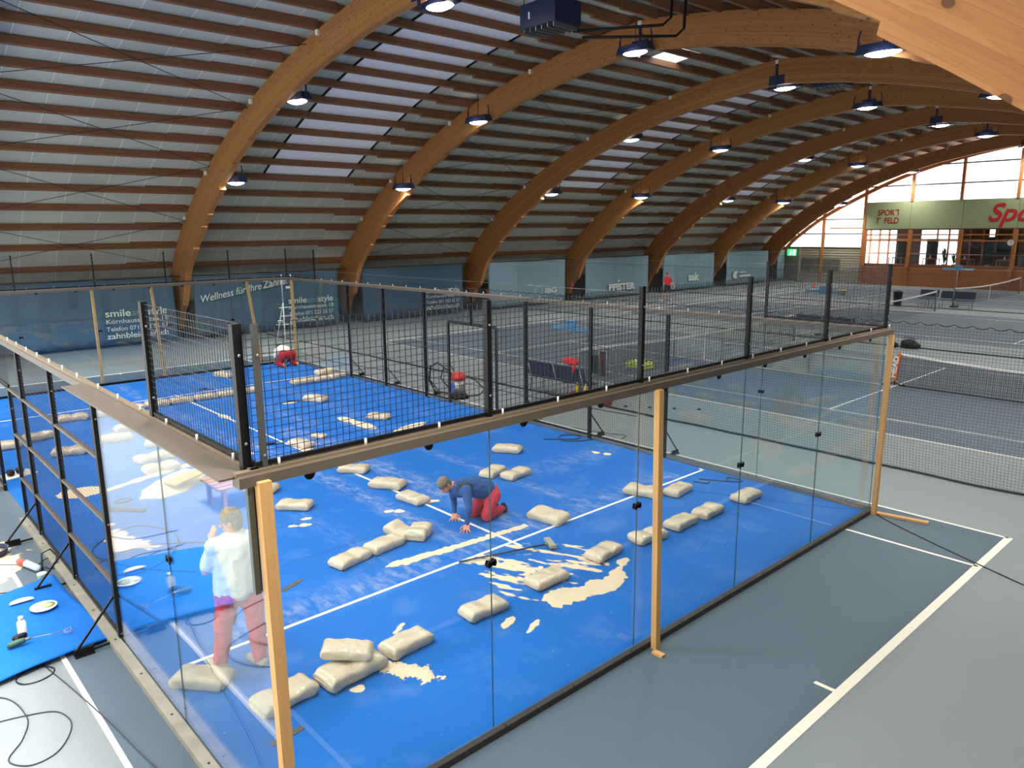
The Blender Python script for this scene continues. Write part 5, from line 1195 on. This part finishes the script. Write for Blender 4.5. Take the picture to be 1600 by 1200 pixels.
cable([(1.25, 5.2), (.7, 5.9), (.4, 6.9), (1.1, 7.5), (1.5, 6.8), (1.2, 6.0), (.6, 5.7), (.3, 6.3), (.9, 6.6), (1.6, 6.2), (2.0, 5.6)], 'dark cable in loose loops on the turf behind the side glass', .007, .022)
t = thing('hand_tool', 'dark blue tool with a ring handle on the turf behind the side glass', 'tool', (1.3, 8.35, .014)); m = MB(); m.cap((1.05, 8.5, .05), (1.45, 8.05, .05), .05, .04); m.build('body', NAVY, t); m = MB(); m.tube([(1.3+.13*math.cos(a), 8.62+.09*math.sin(a), .1) for a in [q*pi/8 for q in range(16)]], .016, 6, closed=True); m.build('ring_handle', NAVY, t)
for x, y, l in ((7.0, 13.9, 'dark tool handle left of the far bag seen through the mesh'), (5.9, 17.2, 'small black object near the far long row of bags'), (4.75, 10.35, 'small black tool above the centre-line bag behind the mesh')):
    t = thing('trowel', l, 'tool', (x, y, .014)); m = MB(); m.cap((x-.14, y+.05, .04), (x+.05, y, .04), .025, .02); m.build('grip', BLACK, t); m = MB(); m.beam((x+.05, y, .04), (x+.25, y-.05, .025), .08, .008); m.build('blade', GALV, t)
t = thing('shoes', 'pair of dark shoes on a white cloth by the left gateway', 'shoes', (.3, 11.8, .014)); m = MB(); m.box((.02, 11.6, .0145), (.6, 12.0, .03), rot=.3); m.build('cloth', WHITE, t)
for a in (0, .16): m = MB(); m.ell((.22+a, 11.8+a*.4, .08), (.07, .15, .055)); m.ell((.22+a, 11.72+a*.4, .11), (.05, .06, .05)); m.build('shoe', BLACK, t)
# strips stuck on the turf at the glass near the corner
for k, (x, y) in enumerate(((1.85, 3.9), (.45, 1.22))):
    m = MB(); m.beam((x, y, .018), (x+.32, y+.12 if k == 0 else y+.03, .018), .07, .004); o = m.build('loose_tape', TAUPE); tag(o, 'short grey tape strip on the turf, %s of two right of the near batten' % ('upper' if k == 0 else 'lower'), 'tape')
# ladder
AL = mat('aluminium', (206, 210, 212), .35, metal=.4)
t = thing('step_ladder', 'white aluminium step ladder behind the far right corner of the cage', 'ladder', (10.4, 21.0, 0))
m = MB()
for a in (-.25, .25):
    m.tube([(10.35+a*1.1, 20.6, 0), (10.45+a*.7, 21.0, 2.0)], .02, 6); m.tube([(10.45+a*.7, 21.0, 2.0), (10.5+a*.7, 21.1, 3.0)], .016, 6)
m.build('front_rails', AL, t)
for k in range(6): z = .3+k*.3; m = MB(); m.box((10.38-.22, 20.63+z*.2, z), (10.38+.26, 20.75+z*.2, z+.03)); m.build('step', AL, t)
m = MB()
for a in (-.25, .25): m.tube([(10.35+a*1.25, 21.5, 0), (10.45+a*.7, 21.0, 2.0)], .018, 6)
for z in (.5, 1.2): m.tube([(10.05, 21.5-z*.25, z), (10.72, 21.5-z*.25, z)], .012, 6)
m.build('rear_rails', AL, t)
for k, (dx, z) in enumerate(((.05, 2.5), (-.35, 1.3))): m = MB(); m.box((10.4+dx, 20.95, z), (10.62+dx, 21.05, z+.07)); m.build('bracket', WHITE, t)
# crate bench outside the cage seen as a reflection
t = thing('slatted_bench', 'low slatted timber bench standing left of the cage, outside the picture', 'bench', (-2.8, 7.4, 0))
for k in range(5): m = MB(); m.box((-3.3, 7.0+k*.17, .42), (-2.3, 7.12+k*.17, .45)); m.build('slat', LATH, t)
for a in (-3.2, -2.4):
    for b in (7.05, 7.7): m = MB(); m.box((a-.03, b-.03, 0), (a+.03, b+.03, .42)); m.build('leg', LATH, t)
# ================================================================== people
def remeshed(name, m, mt, parent, vox=.009, smooth=6, disp=None):
    o = m.build(name, mt, parent, local=True)
    r = o.modifiers.new('remesh', 'REMESH'); r.mode = 'VOXEL'; r.voxel_size = vox; r.use_smooth_shade = True
    sm = o.modifiers.new('smooth', 'SMOOTH'); sm.factor = .5; sm.iterations = smooth
    if disp:
        tx = bpy.data.textures.get('cloth_folds') or bpy.data.textures.new('cloth_folds', 'CLOUDS'); tx.noise_scale = .09
        d = o.modifiers.new('folds', 'DISPLACE'); d.texture = tx; d.strength = disp; d.mid_level = .5; d.texture_coords = 'LOCAL'
    return o
def V(*a): return Vector(a)
def hand(m, wrist, palm_dir, finger_dir, side, curl=.3, spread=.22, s=1.0):
    """palm and five fingers; side = direction of the thumb"""
    w = Vector(wrist); f = Vector(finger_dir).normalized(); sd = (Vector(side)-f*Vector(side).dot(f)).normalized(); pn = Vector(palm_dir).normalized()
    pc = w+f*.05*s
    for k in range(4):
        q = (k-1.5)*.021*s; m.cap(w+sd*q*.7+f*.01, w+f*.085*s-sd*q*-1, .014*s, .012*s)
    L = [.062, .075, .08, .07]
    for k in range(4):
        q = (1.5-k)*-.021*s if 0 else (k-1.5)*.021*s; dr = (f+sd*(k-1.5)*spread).normalized(); a = w+f*.085*s+sd*q
        b = a+dr*L[k]*.5*s+pn*curl*.012; c = b+(dr+pn*curl*1.1).normalized()*L[k]*.5*s
        m.cap(a, b, .0095*s, .0088*s, n=8); m.cap(b, c, .0088*s, .0072*s, n=8)
    a = w+f*.02*s+sd*.03*s; b = a+(sd*.8+f*.5).normalized()*.04*s+pn*.004; c = b+(f*.8+sd*.4+pn*curl).normalized()*.032*s
    m.cap(a, b, .012*s, .0105*s, n=8); m.cap(b, c, .0105*s, .008*s, n=8)
def head(m, c, fwd, upv, s=1.0):
    c = Vector(c); f = Vector(fwd).normalized(); u = Vector(upv); u = (u-f*u.dot(f)).normalized(); r = f.cross(u)
    Rm = Matrix((r, f, u)).transposed()
    m.ell(c+u*.025*s, (.076*s, .095*s, .092*s), rot=Rm, n=20); m.ell(c-u*.055*s+f*.022*s, (.056*s, .066*s, .066*s), rot=Rm, n=16)
    m.cap(c+f*.088*s+u*.012*s, c+f*.112*s-u*.024*s, .010*s, .016*s, n=8)          # nose
    m.cap(c+f*.078*s+r*.03*s+u*.03*s, c+f*.078*s-r*.03*s+u*.03*s, .014*s, .014*s, n=8)   # brow
    m.cap(c+f*.082*s-r*.018*s-u*.06*s, c+f*.082*s+r*.018*s-u*.06*s, .011*s, .011*s, n=8)   # lips
    m.ell(c+f*.066*s-u*.098*s, (.028*s, .025*s, .02*s), rot=Rm, n=10)
    for sg in (-1, 1): m.ell(c+r*sg*.08*s-u*.005*s-f*.008*s, (.012*s, .022*s, .034*s), rot=Rm, n=10)
    return c, f, u, r
def face_bits(t, c, f, u, r, s=1.0):
    for sg in (-1, 1):
        m = MB(); m.ell(c+f*.086*s+r*sg*.031*s+u*.008*s, (.012*s, .012*s, .009*s), n=10); m.build('eye', mat('eye_dark', (40, 34, 32), .3), t, local=True)
    m = MB(); m.cap(c+f*.094*s-r*.02*s-u*.062*s, c+f*.094*s+r*.02*s-u*.062*s, .005*s, .005*s, n=8); m.build('mouth', mat('lips', (150, 70, 62), .5), t, local=True)
def hair(t, c, f, u, r, mt, s=1.0, vox=.008):
    m = MB(); Rm = Matrix((r, f, u)).transposed()
    m.ell(c+u*.055*s-f*.006*s, (.094*s, .106*s, .09*s), rot=Rm, n=20); m.ell(c+u*.0*s-f*.05*s, (.08*s, .062*s, .09*s), rot=Rm, n=16)
    for sg in (-1, 1): m.ell(c+r*sg*.06*s+u*.03*s-f*.01*s, (.026*s, .06*s, .05*s), rot=Rm, n=10)
    return remeshed('hair', m, mt, t, vox, 3, .012)
REDT = mat('red_work_trousers', (196, 52, 70), .85, var=.15, scale=12, bump=.5, bscale=18)
GREYH = mat('grey_hair', (122, 112, 94), .9, var=.5, scale=45, bump=1, bscale=45); TEE = mat('pale_grey_tee', (214, 216, 204), .85, var=.05, bump=.3, bscale=12)
BLUSW = mat('blue_sweater', (44, 82, 138), .9, var=.1, scale=8, bump=.4, bscale=30); BOOT = mat('tan_shoe', (176, 160, 130), .7, var=.2); DKB = mat('dark_vest_panel', (52, 56, 66), .9)
# kneeling man (local frame = world minus base)
B0 = V(5.2, 4.05, .014); t = thing('person', 'grey-haired person in blue sweater and red trousers crawling on hands and knees', 'person', B0)
W2 = lambda x, y, z: V(x, y, z)-B0
hc = W2(4.63, 4.13, .70)
m = MB(); c_, f_, u_, r_ = head(m, hc, (-.72, -.1, -.62), (-.5, .1, .8), .98)
m.cap(hc+V(.05, 0, -.03), W2(4.84, 4.1, .64), .056, .065)
m.cap(W2(4.84, 4.1, .62), W2(5.35, 4.04, .48), .12, .12)
hands_ = MB()
m.cap(W2(4.87, 3.9, .6), W2(4.83, 3.8, .36), .05, .042); m.cap(W2(4.83, 3.8, .36), W2(4.83, 3.85, .09), .038, .027)
m.cap(W2(4.93, 4.3, .56), W2(5.0, 4.4, .33), .05, .042); m.cap(W2(5.0, 4.4, .33), W2(4.99, 4.37, .09), .038, .027)
hand(m, W2(4.84, 3.87, .075), (0, 0, -1), (-.7, -.6, -.3), (-.4, .8, 0), curl=.05, spread=.42, s=1.22)
hand(m, W2(4.99, 4.37, .07), (0, 0, -1), (-.6, -.65, -.3), (.6, -.6, 0), curl=.1, spread=.4, s=1.18)
bo = remeshed('body', m, SKIN, t, .005, 2); face_bits(bo, c_, f_, u_, r_); hair(t, c_, f_, u_, r_, GREYH)
m = MB()
m.cap(W2(4.86, 4.1, .60), W2(5.1, 4.08, .57), .15, .165); m.cap(W2(5.1, 4.08, .57), W2(5.36, 4.04, .47), .17, .165)
m.cap(W2(4.87, 3.95, .6), W2(4.87, 4.25, .57), .105, .1)
m.cap(W2(4.87, 3.9, .6), W2(4.82, 3.8, .36), .078, .06); m.cap(W2(4.82, 3.8, .36), W2(4.83, 3.85, .12), .058, .042)
m.cap(W2(4.93, 4.3, .55), W2(5.0, 4.4, .33), .078, .06); m.cap(W2(5.0, 4.4, .33), W2(4.99, 4.37, .12), .056, .042)
m.cap(W2(4.76, 4.12, .645), W2(4.82, 4.11, .63), .068, .09)
remeshed('sweater', m, BLUSW, t, .011, 4, .022)
m = MB(); m.cap(W2(4.80, 4.0, .665), W2(4.95, 3.95, .67), .05, .05); m.cap(W2(4.78, 4.02, .6), W2(4.86, 3.9, .62), .04, .05); remeshed('collar_panel', m, DKB, t, .012, 4)
m = MB()
m.cap(W2(5.36, 4.04, .45), W2(5.44, 4.02, .38), .155, .165)
m.cap(W2(5.42, 3.93, .38), W2(5.24, 3.88, .12), .125, .085); m.cap(W2(5.24, 3.88, .10), W2(5.62, 3.97, .10), .085, .065)
m.cap(W2(5.42, 4.12, .38), W2(5.22, 4.17, .12), .125, .085); m.cap(W2(5.22, 4.17, .10), W2(5.6, 4.16, .10), .085, .065)
remeshed('trousers', m, REDT, t, .011, 4, .035)
for (x, y) in ((5.66, 3.98), (5.64, 4.17)):
    m = MB(); m.cap(W2(x, y, .11), W2(x+.05, y, .05), .05, .042); m.cap(W2(x+.02, y, .15), W2(x+.06, y, .08), .045, .04); remeshed('shoe', m, mat('dark_shoe', (46, 40, 46), .7), t, .012, 3)
# standing man seen through the side glass
B1 = V(.76, 2.6, .014); t = thing('person', 'standing person in pale tee and red trousers behind the side glass, hand at face', 'person', B1)
W3 = lambda x, y, z: V(x, y, z)-B1+V(0, 0, .014)
hc = W3(.80, 2.62, 1.60)
m = MB(); c_, f_, u_, r_ = head(m, hc, (-.75, .6, -.2), (0, 0, 1), 1.04)
m.cap(hc-V(0, 0, .06), W3(.80, 2.6, 1.4), .06, .07); m.cap(W3(.8, 2.6, 1.35), W3(.8, 2.6, .95), .15, .16)
m.cap(W3(.62, 2.64, 1.38), W3(.52, 2.66, 1.14), .055, .048); m.cap(W3(.52, 2.66, 1.14), W3(.63, 2.78, 1.36), .045, .032)
m.cap(W3(.99, 2.56, 1.38), W3(1.1, 2.62, 1.14), .055, .048); m.cap(W3(1.1, 2.62, 1.14), W3(1.02, 2.86, 1.1), .045, .032)
hand(m, W3(.635, 2.785, 1.37), (.3, .3, 0), (.25, -.05, .95), (0, .8, .3), curl=.9, spread=.08, s=1.05)
hand(m, W3(1.02, 2.87, 1.1), (-1, 0, 0), (-.2, .95, -.1), (0, 0, 1), curl=.8, spread=.08, s=1.05)
bo = remeshed('body', m, SKIN, t, .0075, 3); face_bits(bo, c_, f_, u_, r_, 1.04); hair(t, c_, f_, u_, r_, GREYH, 1.06)
m = MB(); m.cap(W3(.62, 2.62, 1.37), W3(.98, 2.58, 1.37), .105, .105); m.cap(W3(.8, 2.58, 1.33), W3(.8, 2.58, .95), .185, .20)
m.cap(W3(.7, 2.6, 1.3), W3(.7, 2.6, .88), .13, .14); m.cap(W3(.9, 2.58, 1.3), W3(.9, 2.58, .88), .13, .14)
m.cap(W3(.61, 2.64, 1.36), W3(.54, 2.66, 1.19), .088, .075); m.cap(W3(.99, 2.56, 1.36), W3(1.07, 2.6, 1.19), .088, .075)
m.cap(W3(.72, 2.6, 1.46), W3(.88, 2.59, 1.46), .05, .05)
remeshed('tee_shirt', m, TEE, t, .012, 4, .03)
m = MB(); m.cap(W3(.72, 2.6, .86), W3(.88, 2.58, .86), .16, .16)
m.cap(W3(.7, 2.62, .8), W3(.64, 2.66, .45), .125, .092); m.cap(W3(.64, 2.66, .45), W3(.6, 2.7, .09), .092, .075)
m.cap(W3(.91, 2.56, .8), W3(.93, 2.52, .45), .125, .092); m.cap(W3(.93, 2.52, .45), W3(.94, 2.5, .09), .092, .075)
remeshed('trousers', m, REDT, t, .012, 4, .04)
for x, y in ((.6, 2.7), (.94, 2.5)):
    m = MB(); m.cap(W3(x, y-.04, .055), W3(x-.05, y+.16, .04), .055, .045); m.cap(W3(x, y, .08), W3(x-.01, y+.04, .09), .05, .05); remeshed('shoe', m, BOOT, t, .012, 3)
# crouching man at the far wall
B2 = V(9.45, 19.55, .014); t = thing('person', 'person in white top and red trousers on hands and knees at the far wall', 'person', B2)
W4 = lambda x, y, z: V(x, y, z)-B2
hc = W4(9.5, 20.0-.28, .60)
m = MB(); head(m, W4(9.48, 19.83, .56), (0, .7, -.7), (0, .7, .7), 1.0); m.cap(W4(9.48, 19.75, .55), W4(9.46, 19.4, .5), .12, .13)
for sg in (-1, 1): m.cap(W4(9.46+sg*.19, 19.66, .5), W4(9.46+sg*.24, 19.72, .28), .05, .04); m.cap(W4(9.46+sg*.24, 19.72, .28), W4(9.46+sg*.2, 19.8, .05), .04, .03); hand(m, W4(9.46+sg*.2, 19.8, .06), (0, 0, -1), (0, .8, -.3), (-sg, 0, 0), .1, .2)
remeshed('body', m, SKIN, t, .011, 2)
m = MB(); m.ell(W4(9.48, 19.84, .62), (.09, .1, .08)); remeshed('hair', m, mat('black_hair', (26, 22, 22), .8), t, .014, 2)
m = MB(); m.cap(W4(9.44, 19.3, .5), W4(9.46, 19.62, .52), .2, .18); m.cap(W4(9.3, 19.64, .52), W4(9.62, 19.64, .52), .1, .1)
for sg in (-1, 1): m.cap(W4(9.46+sg*.19, 19.66, .5), W4(9.46+sg*.23, 19.7, .32), .075, .06)
remeshed('white_top', m, mat('white_top', (232, 226, 214), .85), t, .015, 3, .02)
m = MB(); m.cap(W4(9.32, 19.22, .42), W4(9.58, 19.22, .42), .17, .17)
for sg in (-1, 1): m.cap(W4(9.45+sg*.17, 19.22, .38), W4(9.45+sg*.25, 19.4, .1), .13, .09); m.cap(W4(9.45+sg*.25, 19.4, .09), W4(9.45+sg*.24, 19.02, .09), .085, .065)
remeshed('trousers', m, mat('dark_red_trousers', (176, 30, 44), .85, var=.15), t, .015, 3, .03)
for sg in (-1, 1): m = MB(); m.cap(W4(9.45+sg*.24, 18.98, .1), W4(9.45+sg*.24, 18.92, .05), .05, .04); remeshed('shoe', m, BOOT, t, .015, 2)
# tennis player
B3 = V(37.85, 24.3, .0); t = thing('person', 'tennis player in red shirt and dark shorts walking before the pale curtain', 'person', B3); s_ = 1.0
m = MB(); head(m, V(-.02, 0, 1.66), (.7, -.7, -.1), (0, 0, 1), 1.0); m.cap(V(0, 0, 1.6), V(0, 0, 1.44), .055, .06); m.cap(V(0, 0, 1.4), V(0, 0, .95), .14, .13)
m.cap(V(-.16, .12, 1.4), V(-.2, .1, 1.1), .05, .04); m.cap(V(-.2, .1, 1.1), V(-.02, -.12, .98), .04, .03); hand(m, V(-.02, -.12, .98), (0, 0, -1), (.7, -.5, 0), (0, 0, 1), .8, .05)
m.cap(V(.18, -.1, 1.4), V(.25, -.12, 1.12), .05, .04); m.cap(V(.25, -.12, 1.12), V(.3, -.3, .95), .04, .03); hand(m, V(.3, -.3, .95), (-1, 0, 0), (.2, -.8, -.3), (0, 0, 1), .8, .05)
m.cap(V(-.1, .04, .9), V(-.22, .1, .5), .09, .06); m.cap(V(-.22, .1, .5), V(-.42, .2, .1), .055, .04); m.cap(V(.1, -.04, .9), V(.22, -.1, .5), .09, .06); m.cap(V(.22, -.1, .5), V(.2, -.1, .1), .055, .04)
remeshed('body', m, SKIN, t, .016, 2)
m = MB(); m.cap(V(-.1, .08, 1.38), V(.12, -.08, 1.38), .12, .12); m.cap(V(0, 0, 1.36), V(0, 0, 1.0), .18, .17); m.cap(V(-.16, .12, 1.4), V(-.19, .1, 1.22), .08, .07); m.cap(V(.18, -.1, 1.4), V(.23, -.12, 1.22), .08, .07); remeshed('shirt', m, mat('red_shirt', (206, 40, 50), .8), t, .02, 3)
m = MB(); m.cap(V(-.06, 0, .95), V(.06, 0, .95), .15, .15); m.cap(V(-.1, .04, .88), V(-.18, .08, .6), .12, .1); m.cap(V(.1, -.04, .88), V(.18, -.08, .6), .12, .1); remeshed('shorts', m, mat('dark_shorts', (22, 26, 34), .8), t, .02, 3)
m = MB(); m.ell(V(-.03, .01, 1.73), (.085, .09, .07)); remeshed('hair', m, mat('short_brown_hair', (84, 60, 44), .8), t, .016, 2)
for x, y in ((-.44, .2), (.22, -.1)): m = MB(); m.cap(V(x-.02, y, .05), V(x+.12, y-.1, .04), .05, .04); remeshed('shoe', m, WHITE, t, .016, 2)
t = thing('tennis_racket', 'tennis racket held by the player in the red shirt', 'racket', B3+V(.1, -.2, .75)); m = MB(); m.tube([V(.3, -.32, .95), V(.0, -.45, .9)], .012, 6); m.v = [v+B3 for v in m.v]; m.build('grip', WHITE, t)
m = MB(); m.tube([B3+V(-.15+.15*math.cos(a), -.52, .88+.12*math.sin(a)) for a in [q*pi/8 for q in range(16)]], .01, 6, closed=True); m.build('frame', WHITE, t)

RC = mat('red_plastic', (200, 40, 44), .5); YC = mat('yellow_plastic', (226, 190, 60), .5)
t = thing('marker_cone', 'small red cone on the far court left of the lying scoreboard', 'cone', (54.6, 22.8, 0)); m = MB(); m.lathe([(.2, 0), (.2, .03), (.12, .04), (.03, .34)], (54.6, 22.8, 0), 14); m.build('cone', RC, t)
t = thing('ball_hopper', 'yellow ball hopper on the far court right of the blue scoreboard', 'hopper', (49.5, 18.3, 0)); m = MB(); m.lathe([(.2, .02), (.3, .3), (.32, .32), (.28, .32)], (49.5, 18.3, 0), 14); m.build('tub', YC, t)
m = MB(); m.lathe([(.28, .28), (.01, .34)], (49.5, 18.3, 0), 12); m.build('balls', BALL, t)
lettering('1', .62, (32.95, 28.17, .85), XD, UD, RED, cw[4], bold=.02, name='court_number'); lettering('1', .5, (25.95, 28.19, .85), XD, UD, RED, cw[4], bold=.02, name='court_number')
